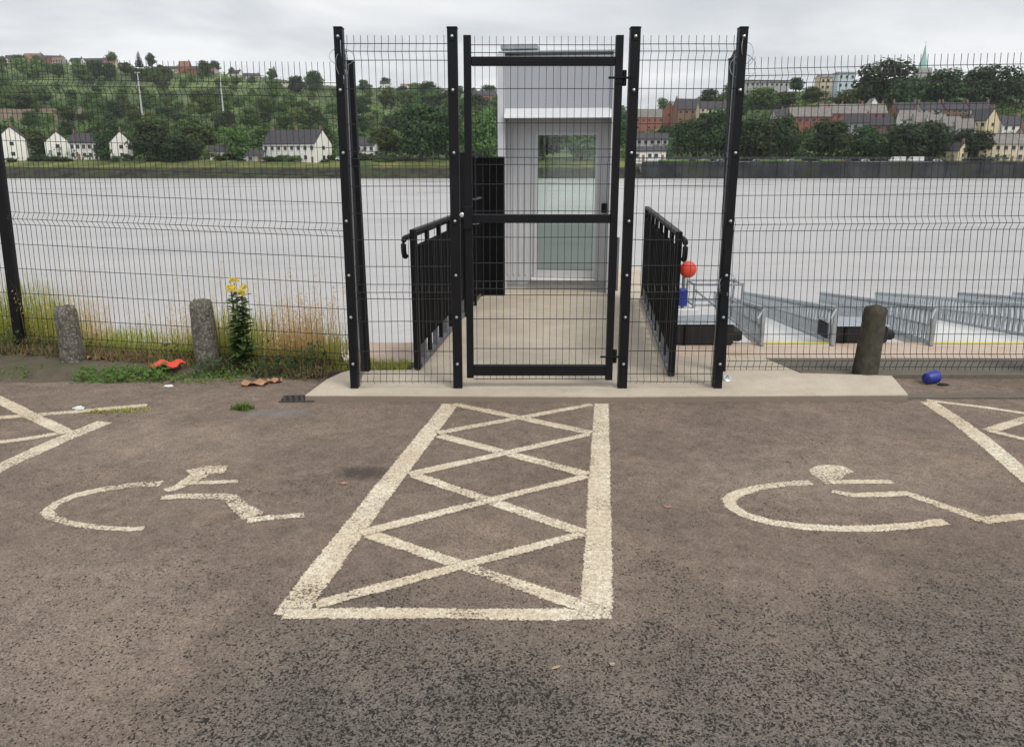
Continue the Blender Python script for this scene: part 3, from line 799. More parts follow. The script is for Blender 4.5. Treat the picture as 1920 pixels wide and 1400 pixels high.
for i in range(4):
    house(1700 + i * 46, 222, 44, 16, 28, 8, R(3), (M_BRICK2, M_GREYW)[i % 2], M_SLATE, 'dark roofed terraced house under the hilltop trees', 4, 2, 2, group='dark roofed houses under the hilltop trees')
house(1896, 258, 44, 22, 38, 8, R(5), M_WH, M_SLATE, 'white fronted house high at the right edge', 3, 2, 1)
house(1790, 302, 36, 18, 32, 6, R(-60), M_YEL, M_SLATE, 'small yellow house at the promenade foot', 2, 1, 1, endwin=True)
house(1876, 303, 84, 32, 50, 8, R(-3), M_CREAM, M_SLATE_L, 'cream promenade terrace with dark windows at the right edge', 6, 2, 2)
for i in range(6):
    house(1960 + i * 95, 285 - 22 * (i % 3), 80, 28, 44, 8, R(-3), (M_CREAM, M_BRICK, M_WH)[i % 3], M_SLATE, 'terrace further along the right bank out of view', 6, 2, 2, group='terraces further along the right bank')
# spire
b = terr(1727, 152); k = depth_at(b) / F
t = thing('church_spire', 'pale green copper church spire on the right hilltop', 'spire', b)
mb = MB(); mb.box((0, 0, 10 * k), (24 * k, 24 * k, 24 * k)); mb.build('tower', M_GREYW, t)
mb = MB(); mb.lathe([(11 * k, 22 * k), (9 * k, 25 * k), (3.4 * k, 44 * k), (.4 * k, 64 * k)], n=8); mb.build('steeple', M_COPPER, t)
mb = MB(); mb.box((0, 0, 66 * k), (.5 * k, .5 * k, 6 * k)); mb.box((0, 0, 67 * k), (2.4 * k, .5 * k, .5 * k)); mb.build('cross', M_COPPER, t)
# masts
for px, lb in ((268, 'pale tall mast on the left hillside nearer the conifer'), (420, 'pale tall mast on the left hillside right of the red roofs')):
    b = terr(px, 226); k = depth_at(b) / F
    t = thing('lamp_mast', lb, 'mast', b)
    mb = MB(); mb.tube([(0, 0, 0), (0, 0, 84 * k)], 2.0 * k, 8, .9 * k); mb.build('pole', M_MAST, t)
    mb = MB(); mb.box((0, 0, 84 * k), (9 * k, 2 * k, 1.6 * k)); mb.build('lamp_head', M_MAST, t)
# tan retaining walls on the left hill
for px0, px1, py, hpx, lb in ((-60, 165, 224, 20, 'tan retaining wall on the left hillside above the white houses'), (255, 300, 222, 12, 'short pinkish wall at the foot of the left mast')):
    a_, b_ = terr(px0, py), terr(px1, py); k = depth_at(a_) / F
    t = thing('retaining_wall', lb, 'wall', (a_ + b_) / 2)
    mb = MB(); n_ = 8; w_ = (b_.x - a_.x) / n_
    for i in range(n_): mb.box((-(b_.x - a_.x) / 2 + w_ * (i + .5), random.uniform(-.3, .3), hpx * k * .4), (w_ * .99, 1.2, hpx * k * random.uniform(1.0, 1.2)))
    mb.build('wall_face', M_SAND, t)

# hillside trees, individually
KIND = {('round', 'd'): 'dark rounded tree', ('round', 'm'): 'mid green rounded tree', ('tall', 'm'): 'slender mid green tree', ('round', 'l'): 'light green young tree',
        ('tall', 'l'): 'light green slender tree', ('bush', 'd'): 'dark bush', ('bush', 'm'): 'mid green bush'}
def zone_label(kd, tn, px, py):
    s, D = sky_at(px); f = (py - s) / (290 - s)
    up = 'just below the left skyline' if f < .22 else 'high on the wooded left hillside' if f < .5 else 'low on the wooded left hillside' if f < .8 else 'just above the left bank houses'
    if kd == 'bush': up = 'along the left bank'
    ac = ('left of the nearer mast' if px < 130 else 'close to the nearer mast' if px < 290 else 'between the two masts' if px < 400 else 'right of the second mast' if px < 520 else
          'left of the gate enclosure' if px < 635 else 'between the left gate posts' if px < 850 else 'behind the gate')
    lb = '%s %s, %s' % (KIND[kd, tn], up, ac)
    return lb, lb.replace('tree ', 'trees ', 1).replace('bush ', 'bushes ', 1)
BLK = [(20, 240, 30), (520, 163, 40)]
cnt = 0; used = []
rng = random.Random(21)
while cnt < 260:
    px = rng.uniform(-70, 935); s, D = sky_at(px)
    py = s + 3 + (288 - s) * rng.random() ** 1.15
    if py > 288: continue
    if any(abs(px - a_) < 11 and abs(py - b_) < 7 for a_, b_ in used): continue
    meadow = 170 < px < 480 and 160 < py < 196 or 560 < px < 720 and 178 < py < 208
    if px < 165 and 224 < py < 264 and rng.random() < .8: continue
    used.append((px, py)); cnt += 1
    if meadow:
        kd, tn = rng.choice((('round', 'l'), ('tall', 'l'), ('round', 'l'), ('round', 'm')))
        hp, wp = rng.uniform(12, 22), rng.uniform(14, 22)
    else:
        kd, tn = rng.choice((('round', 'd'), ('round', 'd'), ('round', 'm'), ('tall', 'm'), ('round', 'm'), ('round', 'm'), ('round', 'l')))
        hp = rng.uniform(18, 40) * (.75 if py < s + 20 else 1); wp = hp * rng.uniform(.85, 1.35) * (.5 if kd == 'tall' else 1)
    tree_px(px, py, hp, wp, kd, tn, *zone_label(kd, tn, px, py))
for i in range(46):
    px = rng.uniform(-40, 760); kd, tn = 'bush', rng.choice('ddm')
    tree_px(px, rng.uniform(297, 306), rng.uniform(8, 15), rng.uniform(18, 40), kd, tn, *zone_label(kd, tn, px, 300), cat='bush')
for i in range(34):
    px = rng.uniform(1180, 1960); s, D = sky_at(px); py = rng.uniform(s + 22, 268)
    tree_px(px, py, rng.uniform(12, 22), rng.uniform(16, 30), 'round', rng.choice('dm'), 'garden tree between the houses on the right hillside', 'garden trees between the right hillside houses')
for i in range(22):
    px = rng.uniform(1180, 1960)
    tree_px(px, rng.uniform(299, 302), rng.uniform(7, 11), rng.uniform(20, 36), 'bush', 'd', 'low dark hedge bush along the right promenade', 'hedge bushes along the right promenade', cat='bush')
for i in range(16):
    px = rng.uniform(840, 1180)
    tree_px(px, rng.uniform(215, 298), rng.uniform(24, 50), rng.uniform(30, 56), 'round', rng.choice('dm'), 'tree of the far bank largely hidden behind the gate and kiosk', 'far bank trees behind the gate and kiosk')
# undergrowth filling the wood
for nm_, mt_, n_, lo, hi, sd_ in (('undergrowth', M_LEAF_M, 2600, -150, 1000, 5), ('undergrowth', M_LEAF, 2600, -150, 1000, 6), ('undergrowth', M_LEAF_L, 500, 150, 760, 7), ('undergrowth', M_LEAF, 1500, 1150, 2100, 8), ('undergrowth', M_LEAF_M, 1500, 1150, 2100, 9)):
    mb = MB(); rng = random.Random(sd_)
    for i in range(n_):
        px = rng.uniform(lo, hi); s, D = sky_at(px)
        py = s + 1 + (299 - s) * rng.random() ** (1.0 if lo < 0 else .8)
        if px < 165 and 208 < py < 238: continue
        if mt_ is M_LEAF and lo < 0 and (170 < px < 480 and 150 < py < 196 or 560 < px < 720 and 175 < py < 208): continue
        b = terr(px, py); rr = rng.uniform(1.4, 3.6); hh_ = rng.uniform(1.5, 5.0) * (1 if lo < 0 else .7)
        for q_ in range(14):
            an = rng.uniform(0, 6.28); el = rng.uniform(0, 1.5); q = rng.uniform(.35, .9)
            d = Vector((math.cos(an)*math.cos(el), math.sin(an)*math.cos(el), math.sin(el)))
            c = b + Vector((d.x*rr, d.y*rr, d.z*hh_ + .2))
            nn = (d + Vector((rng.uniform(-.6, .6), rng.uniform(-.6, .6), rng.uniform(-.2, .6)))).normalized(); u = nn.orthogonal().normalized(); w = nn.cross(u)
            mb.add([c-u*q, c-w*q*.7, c+u*q, c+w*q*.7], [(0, 1, 2, 3)])
    mb.build(nm_, mt_, kind='stuff')

# parked vehicles along the promenade
def car_meshes(L=4.2, Wd=1.75, H=1.45, van=False):
    mb = MB()
    if van: prof = [(-L/2, .35), (-L/2, H*.97), (-L/2+.15, H), (L/2-1.2, H), (L/2-.55, H*.58), (L/2-.05, H*.48), (L/2, .35)]
    else: prof = [(-L/2, .35), (-L/2, .82), (-L/2+.35, .9), (-L/2+.85, H-.05), (-L/2+1.3, H), (L/2-1.75, H-.02), (L/2-1.05, .93), (L/2-.15, .78), (L/2, .6), (L/2, .35)]
    n = len(prof)
    vs = [(x, -Wd/2 + (.14 if z > 1 else 0), z) for x, z in prof] + [(x, Wd/2 - (.14 if z > 1 else 0), z) for x, z in prof]
    fs = [tuple(range(n)), tuple(reversed(range(n, 2*n)))] + [(i, i+n, (i+1) % n+n, (i+1) % n) for i in range(n)]
    mb.add(vs, fs); g = MB()
    z0, z1 = (H*.58, H*.86) if van else (.95, H-.12)
    xs_ = [(L/2-1.3, L/2-.75)] if van else [(-L/2+.85, -.1), (.0, L/2-1.5)]
    for a_, b_ in xs_:
        for s in (-1, 1): g.box(((a_+b_)/2, s*(Wd/2-.06), (z0+z1)/2), (b_-a_, .10, z1-z0))
    w = MB(); w.lathe([(.2, -.1), (.31, -.1), (.31, .1), (.2, .1)], n=12, axis='y')
    return mb, g, w
VM = {}
def vehicle(px, Y, z, van, body, label, cat):
    b = at_y(px, 300, Y)
    if van not in VM:
        mb, g, w = car_meshes(5.6, 2.0, 2.4, True) if van else car_meshes()
        VM[van] = (mb, g.mesh('window', M_WIN), w.mesh('wheel', M_TYRE), 5.6 if van else 4.2, 2.0 if van else 1.75)
    mb, g, w, L, Wd = VM[van]
    t = thing('van' if van else 'parked_car', label, cat, (b.x, Y, z), random.choice((0, math.pi)) + random.uniform(-.1, .1), 'vehicles parked along the far promenade')
    mb.build('body', body, t); link('window', g, t)
    for sx in (-1, 1):
        for sy in (-1, 1): link('wheel', w, t, (sx * L * .31, sy * (Wd / 2 - .08), .31))
M_CW = plain('white car paint', (.78, .78, .78), .25); M_CS = plain('silver car paint', (.45, .46, .48), .3, .5)
M_CD = plain('dark car paint', (.03, .035, .05), .25); M_CR = plain('red car paint', (.35, .03, .03), .25)
for px, van, bm, lb in ((1322, 0, M_CW, 'white car under the trees left of the outer right gate post'), (1352, 0, M_CS, 'silver car just left of the outer right gate post'),
    (1300, 0, M_CD, 'dark car beside the white boathouse'), (1420, 0, M_CS, 'silver car just right of the outer right gate post'), (1485, 0, M_CW, 'white car below the gap between promenade trees'),
    (1562, 0, M_CS, 'silver car below the broad promenade tree'), (1590, 0, M_CR, 'red car right of the silver car under the broad tree'), (1620, 0, M_CW, 'white car left of the white vans'),
    (1682, 1, M_CW, 'left of the two white vans on the promenade'), (1716, 1, M_CW, 'right of the two white vans on the promenade'), (1755, 0, M_CW, 'white car right of the two vans'), (1450, 0, M_CD, 'dark car under the promenade tree left of the brick gap')):
    vehicle(px, 290 + random.uniform(-1, 2), 1.55, van, bm, lb, 'van' if van else 'car')
vehicle(640, 303, 2.6, 0, M_CW, 'white car at the right end of the long white terrace', 'car')
vehicle(462, 303, 2.6, 0, M_CS, 'silver car beside the grey garage on the left bank', 'car')

# ------------------------------------------------------------------ fences and gate
Y1 = 5.517                                   # plane of the gate
def post(parent, bot, top, w, d=.07, bolts=(), cap=True, off=0.0):
    """square post, slightly out of plumb as in the place; bolts on the front face"""
    mb = MB(); h = w / 2; e = d / 2
    bt = [(bot.x-h, bot.y-e, bot.z), (bot.x+h, bot.y-e, bot.z), (bot.x+h, bot.y+e, bot.z), (bot.x-h, bot.y+e, bot.z)]
    tp = [(top.x-h, top.y-e, top.z), (top.x+h, top.y-e, top.z), (top.x+h, top.y+e, top.z), (top.x-h, top.y+e, top.z)]
    mb.hexa(bt, tp)
    o = mb.build('post', M_BLACK, parent)
    if cap:
        c_ = MB(); c_.box((top.x, top.y, top.z + .006), (w + .006, d + .006, .012), bev=.004); c_.build('cap', M_BLACK, o)
    for z in bolts:
        f = (z - bot.z) / (top.z - bot.z); p_ = bot.lerp(top, f)
        b_ = MB(); b_.lathe([(.012, 0), (.012, -.006), (.008, -.012), (.003, -.014)], (p_.x + off, p_.y - e, z), 8, 'y'); b_.build('bolt', M_BOLT, o)
        c_ = MB(); c_.box((p_.x + off, p_.y - e - .0025, z), (w * .0 + .036, .005, .05)); c_.build('clip', M_BLACK, o)
    return o
def wires(parent, bl, br, tl, tr, folds, normal, spacing=.05, r=.0023, singles=.2, spikes=.018, zlo=None):
    """welded mesh with pressed folds; bilinear between the four corners"""
    mb = MB(); W_ = (br - bl).length; n = int(W_ / spacing); nrm = Vector(normal).normalized()
    H = (tl - bl).length
    hs = []
    for f in folds:
        for dz, of in ((-.05, 0), (0, .032), (.05, 0)): hs.append((f + dz, of))
    zs = sorted([0.0] + [f for f in folds] + [H])
    for a_, b_ in zip([0.0] + list(folds), list(folds) + [H]):
        k = int(round((b_ - a_) / singles))
        for i in range(1, k):
            z = a_ + (b_ - a_) * i / k
            hs.append((z, 0))
    hs = sorted(h for h in hs if -.02 <= h[0] <= H)
    prof = sorted(set([(0.0, 0.0), (H + spikes, 0.0)] + [h for h in hs if any(abs(h[0] - f) < .06 for f in folds)]))
    P = lambda u, z, o_: bl.lerp(br, u).lerp(tl.lerp(tr, u), z / H) - nrm * o_
    for i in range(n + 1):
        u = (i + .5) / (n + 1) + random.uniform(-.0012, .0012)
        pts = [P(u + random.uniform(-.0006, .0006), z, o_) for z, o_ in prof]
        mb.tube(pts, r, 4, cap=False)
    for z, o_ in hs:
        zj = z + random.uniform(-.003, .003)
        mb.tube([P(0, zj, o_ + .005), P(.5, zj + random.uniform(-.003, .003), o_ + .005), P(1, zj, o_ + .005)], r * 1.4, 4, cap=False)
    o = mb.build('wire_mesh', M_WIRE, parent, kind='stuff'); return o

def on1(px, py): return at_y(px, py, Y1)
pt = lambda x0, x1: (on1(x1, 727), on1(x0, 55))
P_OL, P_IL, P_IR, P_OR = pt(635, 666), pt(848, 859), pt(1191, 1166), pt(1393, 1344)
for q in (P_OL, P_IL, P_IR, P_OR): q[0].z = PAD - .02
BZ = [on1(960, y).z for y in (70, 170, 287, 414, 515, 593, 680)]
FOLD1 = [.10, .76, 1.68, 2.36]
def corners(Pa, Pb, zb, zt, ga, gb, dy=0.0):
    f = lambda P, z, g: P[0].lerp(P[1], (z - P[0].z) / (P[1].z - P[0].z)) + Vector((g, dy, 0))
    return f(Pa, zb, ga), f(Pb, zb, gb), f(Pa, zt, ga), f(Pb, zt, gb)
ZT = on1(960, 72).z; ZB = PAD + .03
sf = thing('front_fence', 'tall black mesh fence panel left of the gate', 'fence', (0, 0, 0))
post(sf, *P_OL, .056, bolts=BZ); post(sf, *P_IL, .066, bolts=BZ)
wires(sf, *corners(P_OL, P_IL, ZB, ZT, .028, -.033), [f - ZB for f in FOLD1], (0, 1, 0))
sf = thing('front_fence', 'tall black mesh fence panel right of the gate', 'fence', (0, 0, 0))
post(sf, *P_IR, .066, bolts=BZ); post(sf, *P_OR, .056, bolts=BZ)
wires(sf, *corners(P_IR, P_OR, ZB, ZT, .033, -.028), [f - ZB for f in FOLD1], (0, 1, 0))

# the gate
gt = thing('gate', 'black mesh pedestrian gate closed across the pier entrance', 'gate', (0, 0, 0))
SL = (on1(882, 707), on1(876, 67)); SR = (on1(1141, 711), on1(1162, 67))
for s in (SL, SR):
    mb = MB(); w, d = .050, .05
    mb.hexa([(s[0].x-w/2, Y1-d/2, s[0].z), (s[0].x+w/2, Y1-d/2, s[0].z), (s[0].x+w/2, Y1+d/2, s[0].z), (s[0].x-w/2, Y1+d/2, s[0].z)],
            [(s[1].x-w/2, Y1-d/2, s[1].z), (s[1].x+w/2, Y1-d/2, s[1].z), (s[1].x+w/2, Y1+d/2, s[1].z), (s[1].x-w/2, Y1+d/2, s[1].z)])
    mb.build('stile', M_BLACK, gt)
def sx_(s, z): return s[0].lerp(s[1], (z - s[0].z) / (s[1].z - s[0].z)).x
for y0, y1 in ((107, 124), (402, 418), (684, 703)):
    z1, z0 = on1(960, y0).z, on1(960, y1).z; zc = (z0 + z1) / 2; xa, xb = sx_(SL, zc) + .026, sx_(SR, zc) - .026
    mb = MB(); mb.box(((xa + xb) / 2, Y1, zc), (xb - xa, .046, z1 - z0), bev=.004); mb.build('rail', M_BLACK, gt)
gz0, gz1 = on1(960, 714).z, ZT
g = [Vector((sx_(SL, gz0) + .025, Y1 + .035, gz0)), Vector((sx_(SR, gz0) - .025, Y1 + .035, gz0)), Vector((sx_(SL, gz1) + .025, Y1 + .035, gz1)), Vector((sx_(SR, gz1) - .025, Y1 + .035, gz1))]
wires(gt, *g, [f - gz0 for f in (.11, .78, 1.69, 2.36)], (0, 1, 0))
for py in (147, 667):                                         # hinges on the right
    z = on1(960, py).z; xs0 = sx_(SR, z)
    xp = P_IR[0].lerp(P_IR[1], (z - P_IR[0].z) / (P_IR[1].z - P_IR[0].z)).x
    mb = MB(); mb.lathe([(.013, -.05), (.016, -.045), (.016, .045), (.013, .05)], (xs0 + .038, Y1 - .01, z), 10); mb.tube([(xs0 - .07, Y1 - .032, z), (xp, Y1 - .032, z)], .0075, 6)
    mb.box((xs0, Y1 - .027, z), (.05, .008, .07)); mb.build('hinge', M_BLACK, gt)
z = on1(960, 408).z
mb = MB(); mb.box((sx_(SL, z) - .003, Y1 - .035, z), (.062, .022, .16), bev=.005); mb.build('lock_case', M_BLACK, gt)
mb = MB(); mb.lathe([(.017, 0), (.017, -.012), (.009, -.016)], (sx_(SL, z) - .046, Y1 - .03, z + .02), 12, 'y'); lk = mb.build('latch_bolt', M_BOLT, gt)
mb = MB(); zz0 = on1(960, 545).z; zz1 = on1(960, 445).z
mb.box((sx_(SR, .9) + .037, Y1, (zz0 + zz1) / 2), (.014, .03, zz1 - zz0)); mb.build('closer_bar', M_GALV_D, gt)

# returns between the gate front and the main fence line
Y2 = 6.0
BL = (at_y(686, 690, Y2), at_y(655, 118, Y2)); BR = (at_y(1352, 690, Y2), at_y(1376, 112, Y2))
BL[0].z = BR[0].z = .0
for (Pf, Pb, lb) in ((P_OL, BL, 'narrow side return of the gate enclosure on the left'), (P_OR, BR, 'narrow side return of the gate enclosure on the right')):
    sf = thing('return_fence', lb, 'fence')
    a_ = Pf[0].lerp(Pf[1], .02) + Vector((0, .04, 0)); b_ = Pb[0] + Vector((0, -.04, 0)); c_ = Pf[0].lerp(Pf[1], .96) + Vector((0, .04, 0)); d_ = Pb[0].lerp(Pb[1], .99) + Vector((0, -.04, 0))
    d_.z = c_.z; 
    wires(sf, a_, b_, c_, d_, [.7, 1.6, 2.3], (1, 0, 0), .05)
    e = MB(); o2 = Vector((.032 if Pf is P_OL else -.032, .036, 0))
    e.tube([Pf[0] + o2, Pf[1].lerp(Pf[0], .06) + o2], .0045, 4); e.build('edge_strip', M_EDGE_GLINT, sf)  # pale strip put in for the light on the return mesh seen edge-on
# main fence lines
FOLD2 = [.13, 1.20, 2.26]
def main_fence(name, label, A, B, zt_a, zt_b, posts, inner=None):
    sf = thing(name, label, 'fence')
    for p_ in posts: post(sf, p_[0], p_[1], .062, bolts=())
    return sf
LP = (at_z(40, 657, .04), at_y(-26, 130, 6.7)); LP[1].y = LP[0].y; LP[1].z = 2.46
LP[0].z = -.02
sf = thing('mesh_fence', 'black mesh fence on the left with weeds along its foot', 'fence')
post(sf, *LP, .075, bolts=()); post(sf, *BL, .066, bolts=())
def fpanel(sf, Pa, Pb, zb, zt, folds):
    f = lambda P, z: P[0].lerp(P[1], (z - P[0].z) / (P[1].z - P[0].z))
    bl, br, tl, tr_ = f(Pa, zb), f(Pb, zb), f(Pa, zt[0]), f(Pb, zt[1])
    dv = (br - bl).normalized(); nrm = Vector((-dv.y, dv.x, 0))
    wires(sf, bl + dv*.035, br - dv*.035, tl + dv*.035, tr_ - dv*.035, [q - zb for q in folds], nrm)
fpanel(sf, LP, BL, .05, (2.44, 2.34), FOLD2)
LP2 = (LP[0] + Vector((-3.0, .65, 0)), LP[1] + Vector((-3.0, .65, 0)))
post(sf, *LP2, .07); fpanel(sf, LP2, LP, .05, (2.44, 2.44), FOLD2)
RP = (at_y(2010, 697, 5.98), at_y(2080, 105, 5.98)); RP[0].z = -.02
sf = thing('mesh_fence', 'black mesh fence on the right in front of the galvanised gangways', 'fence')
post(sf, *BR, .06); post(sf, *RP, .06)
fpanel(sf, BR, RP, .05, (2.37, 2.41), FOLD2)
RP2 = (RP[0] + Vector((3.0, 0, 0)), RP[1] + Vector((3.0, 0, 0)))
post(sf, *RP2, .06); fpanel(sf, RP, RP2, .05, (2.41, 2.41), FOLD2)
# loose wire coils tied to the tops and middles of the outer posts
def coil(c, label, rr=.05, n=3):
    mb = MB(); rg_ = random.Random(int(c.x * 1000))
    for q in range(n):
        pts = []
        ax = rg_.uniform(0, 3.1); tl_ = rg_.uniform(.2, .9); r0 = rr * rg_.uniform(.7, 1.3)
        for i in range(15):
            a_ = i * 6.4 / 14
            pts.append(c + Vector((r0 * math.cos(a_) * math.cos(ax) * 1.3, r0 * math.cos(a_) * math.sin(ax), r0 * math.sin(a_) * 1.4 * tl_ - q * rr * .7)))
        mb.tube(pts, .0022, 4)
    o = mb.build('wire_coil', M_GALV); tag(o, label, 'wire coil')
coil(on1(640, 92), 'loose wire coil near the top of the outer left gate post', .07, 5)
coil(on1(1396, 88), 'loose wire coil near the top of the outer right gate post', .06, 4)
coil(on1(1364, 532), 'loose wire coil halfway up the outer right gate post', .05, 3)

# ------------------------------------------------------------------ pier parapets
def parapet(label, base, length, side, hh=1.10, nb=7):
    """local x along the pier, z up"""
    t = thing('parapet', label, 'railing', base, math.atan2(DIR.y, DIR.x))
    bz = .03
    for i in range(nb + 1):
        x = length * i / nb
        mb = MB(); mb.box((x, 0, hh / 2), (.05, .05, hh - .02) if i in (0, nb) else (.032, .035, hh - .03), bev=.003); mb.build('post', M_BLACK, t)
    mb = MB(); mb.box((length / 2, 0, hh), (length + .05, .05, .03), bev=.004); mb.build('top_rail', M_BLACK, t)
    mb = MB(); mb.box((length / 2, 0, .035), (length - .05, .06, .03)); mb.build('bottom_rail', M_GALV_D, t)
    for i in range(nb):
        x0, x1 = length * i / nb + .02, length * (i + 1) / nb - .02
        mb = MB(); mb.box(((x0 + x1) / 2, .0, (.20 + hh - .12) / 2), (x1 - x0 + .039, .044, hh - .12 - .20)); pn = mb.build('infill_panel', M_INFILL, t)
        for q in range(3):
            s_ = MB(); s_.box((x0 + (x1 - x0) * (q + .5) / 3, -.024 * side, (.20 + hh - .12) / 2), (.02, .008, hh - .36)); s_.build('rib', M_BLACK, pn)
        mb = MB(); mb.box(((x0 + x1) / 2, 0, .125), (.06, .04, .15)); mb.build('toe_bracket', M_GALV_D, t)
    # handrail with a looped end on the outer face
    s = .065 * side if side > 0 else .045 * side
    pts = [(length, s, hh - .05)] + [(-.02, s, hh - .05)]
    for i in range(1, 9):
        a_ = math.pi * i / 8; pts.append((-.02 - .045 * math.sin(a_), s, hh - .05 - .07 + .07 * math.cos(a_)))
    pts.append((.0, s, hh - .19))
    mb = MB(); mb.tube(pts, .021, 8); hr = mb.build('handrail', M_BLACK, t, smooth=True)
    for i in range(1, nb + 1, 2):
        b_ = MB(); b_.tube([(length * i / nb, 0, hh - .02), (length * i / nb, s, hh - .05)], .008, 5); b_.build('bracket', M_BLACK, hr)
    return t
lenp = 3.50
parapet('black solid pier parapet on the left side of the pier', Vector((LN.x - .07, LN.y + .03, PAD)), lenp, 1)
parapet('black solid pier parapet on the right side of the pier', Vector((RN.x, RN.y + .03, PAD)), lenp, -1)
# tall black screen on the left next to the kiosk
base = LN + DIR * 2.25 - PERP * .05; base.z = PAD
t = thing('security_screen', 'tall black security screen between left parapet and kiosk', 'screen', base, math.atan2(DIR.y, DIR.x))
SL_ = 1.42
for x in (.03, SL_ * .5, SL_ - .03):
    mb = MB(); mb.box((x, 0, .84), (.06, .06, 1.68), bev=.004); mb.build('post', M_BLACK, t)
for i in range(2):
    mb = MB(); mb.box((SL_ * (.25 + .5 * i), 0, .87), (SL_ * .5 - .07, .02, 1.58)); mb.build('sheet_panel', M_INFILL, t)
mb = MB(); mb.box((SL_ / 2, 0, 1.695), (SL_, .07, .03)); mb.build('top_rail', M_BLACK, t)
for z in (.95, 1.22):
    mb = MB(); mb.tube([(.52, -.02, z), (.52, -.07, z), (.9, -.07, z), (.9, -.02, z)], .008, 6); mb.build('grab_bar', M_GALV_D, t)
lw = MB(); lw.box((SL_ + .02, -.14, .84), (.04, .28, 1.68)); lw.build('wing_panel', M_INFILL, t)

# ------------------------------------------------------------------ kiosk at the pier end
BY = 9.85
kb = at_y(1041, 548, BY); kw = 214 / F * depth_at(kb)
k0 = Vector((kb.x, kb.y, PAD))
kiosk = thing('kiosk', 'pale grey gatehouse kiosk with glazed door at the end of the pier', 'kiosk', k0, math.atan2(DIR.y, DIR.x) - math.pi / 2)
pz = lambda py: at_y(1041, py, BY).z - PAD
pxm = lambda px: (px - 1041) / F * depth_at(kb)
KD = 2.1; TOP = pz(98); hw_ = kw / 2; JW = .085
for s in (-1, 1):
    mb = MB(); mb.box((s * (hw_ - JW / 2), .10, TOP / 2), (JW, .24, TOP), bev=.008); mb.build('jamb', M_BOOTH_W, kiosk)
    mb = MB(); mb.box((s * (hw_ - .03), KD / 2 + .22, TOP / 2), (.05, KD - .0, TOP - .02)); mb.build('side_wall', M_BOOTH, kiosk)
mb = MB(); z0, z1 = pz(202), pz(104)
mb.box((0, .06, (z0 + z1) / 2), (kw - 2*JW - .004, .08, z1 - z0)); fa = mb.build('fascia', M_BOOTH_U, kiosk)
mb = MB(); 
for q_ in range(4): mb.box((-(kw - 2*JW) / 2 + (kw - 2*JW) * (q_ + .5) / 4, .0185, z0 + .06), (.016, .006, .016), bev=.002)
mb.build('rivet', M_BOLT, fa)
mb = MB(); mb.box((0, .018, (z0 + z1) / 2 + .02), (.008, .006, z1 - z0 - .04)); mb.build('panel_joint', M_BOOTH_U, fa)
mb = MB(); zb = pz(222)                                         # sloped lip under the fascia
x_ = hw_ - JW - .002
mb.hexa([(-x_, -.13, zb), (x_, -.13, zb), (x_, .10, zb), (-x_, .10, zb)], [(-x_, -.09, zb + .035), (x_, -.09, zb + .035), (x_, .019, z0 - .003), (-x_, .019, z0 - .003)]); mb.build('canopy_lip', M_BOOTH_W, kiosk)
mb = MB(); mb.box((0, KD / 2 + .12, TOP + .013), (kw - .02, KD + .2, .025), bev=.008); rf = mb.build('roof', M_GALV, kiosk)
mb = MB(); mb.box((-hw_ + .25, .3, TOP + .08), (.45, .4, .06), bev=.01); mb.build('roof_vent', M_GALV, rf)
wy = .32                                                        # recessed front wall with the door opening
dl, dr = pxm(998), pxm(1115); dtop, dbot = pz(246), pz(526)
inner = hw_ - .056
for x0, x1, z0, z1 in ((-inner, dl, 0, zb + .1), (dr, inner, 0, zb + .1), (dl + .001, dr - .001, dtop, zb + .1), (dl + .001, dr - .001, 0, dbot)):
    mb = MB(); mb.box(((x0 + x1) / 2, wy, (z0 + z1) / 2), (x1 - x0, .06, z1 - z0)); fp = mb.build('front_panel', M_BOOTH, kiosk)
    if z1 - z0 > 1.5:
        mb = MB(); nr_ = max(2, int((x1 - x0) / .075))
        for q_ in range(nr_): mb.box((x0 + (x1 - x0) * (q_ + .5) / nr_, wy - .036, (z0 + z1) / 2 + .08), (.022, .014, z1 - z0 - .2), bev=.005)
        mb.build('cladding_rib', M_BOOTH, fp)
mb = MB(); mb.box((0, wy - .045, pz(536)), (2 * inner, .03, .05)); mb.build('plinth_trim', M_GALV, kiosk)
# door leaf
dw = dr - dl; fw = .035
door = empty('door'); door.parent = kiosk; door.location = ((dl + dr) / 2, wy - .02, 0)
mb = MB()
for s in (-1, 1): mb.box((s * (dw / 2 - fw / 2), 0, (dtop + dbot) / 2), (fw, .07, dtop - dbot - .004))
mb.box((0, 0, dtop - fw / 2 - .002), (dw - 2*fw, .07, fw)); mb.box((0, 0, dbot + .05), (dw - 2*fw, .07, .09)); mb.box((0, 0, pz(411)), (dw - 2*fw, .07, .075))
door_f = mb.mesh('door_frame', M_BOOTH); link('door_frame', door_f, door)
mb = MB(); mb.box((0, 0, (pz(405) + dtop) / 2 - .0), (dw - 2*fw, .012, dtop - pz(405) - .05)); link('glass_pane', mb.mesh('glass_pane', M_GLASS), door)
mb = MB(); mb.box((0, 0, (pz(418) + dbot) / 2 + .02), (dw - 2*fw, .012, pz(418) - dbot - .12)); link('glass_pane', mb.mesh('glass_pane', M_GLASS), door)
mb = MB(); mb.box(((dl + dr) / 2 - .02, wy - .07, dbot - .02), (dw + .03, .10, .035), bev=.006); mb.build('sill', M_WHITE, kiosk)
mb = MB(); mb.box((pxm(1128), wy - .05, pz(392)), (.07, .04, .12), bev=.006); lk = mb.build('lock_box', M_BLACK, kiosk)
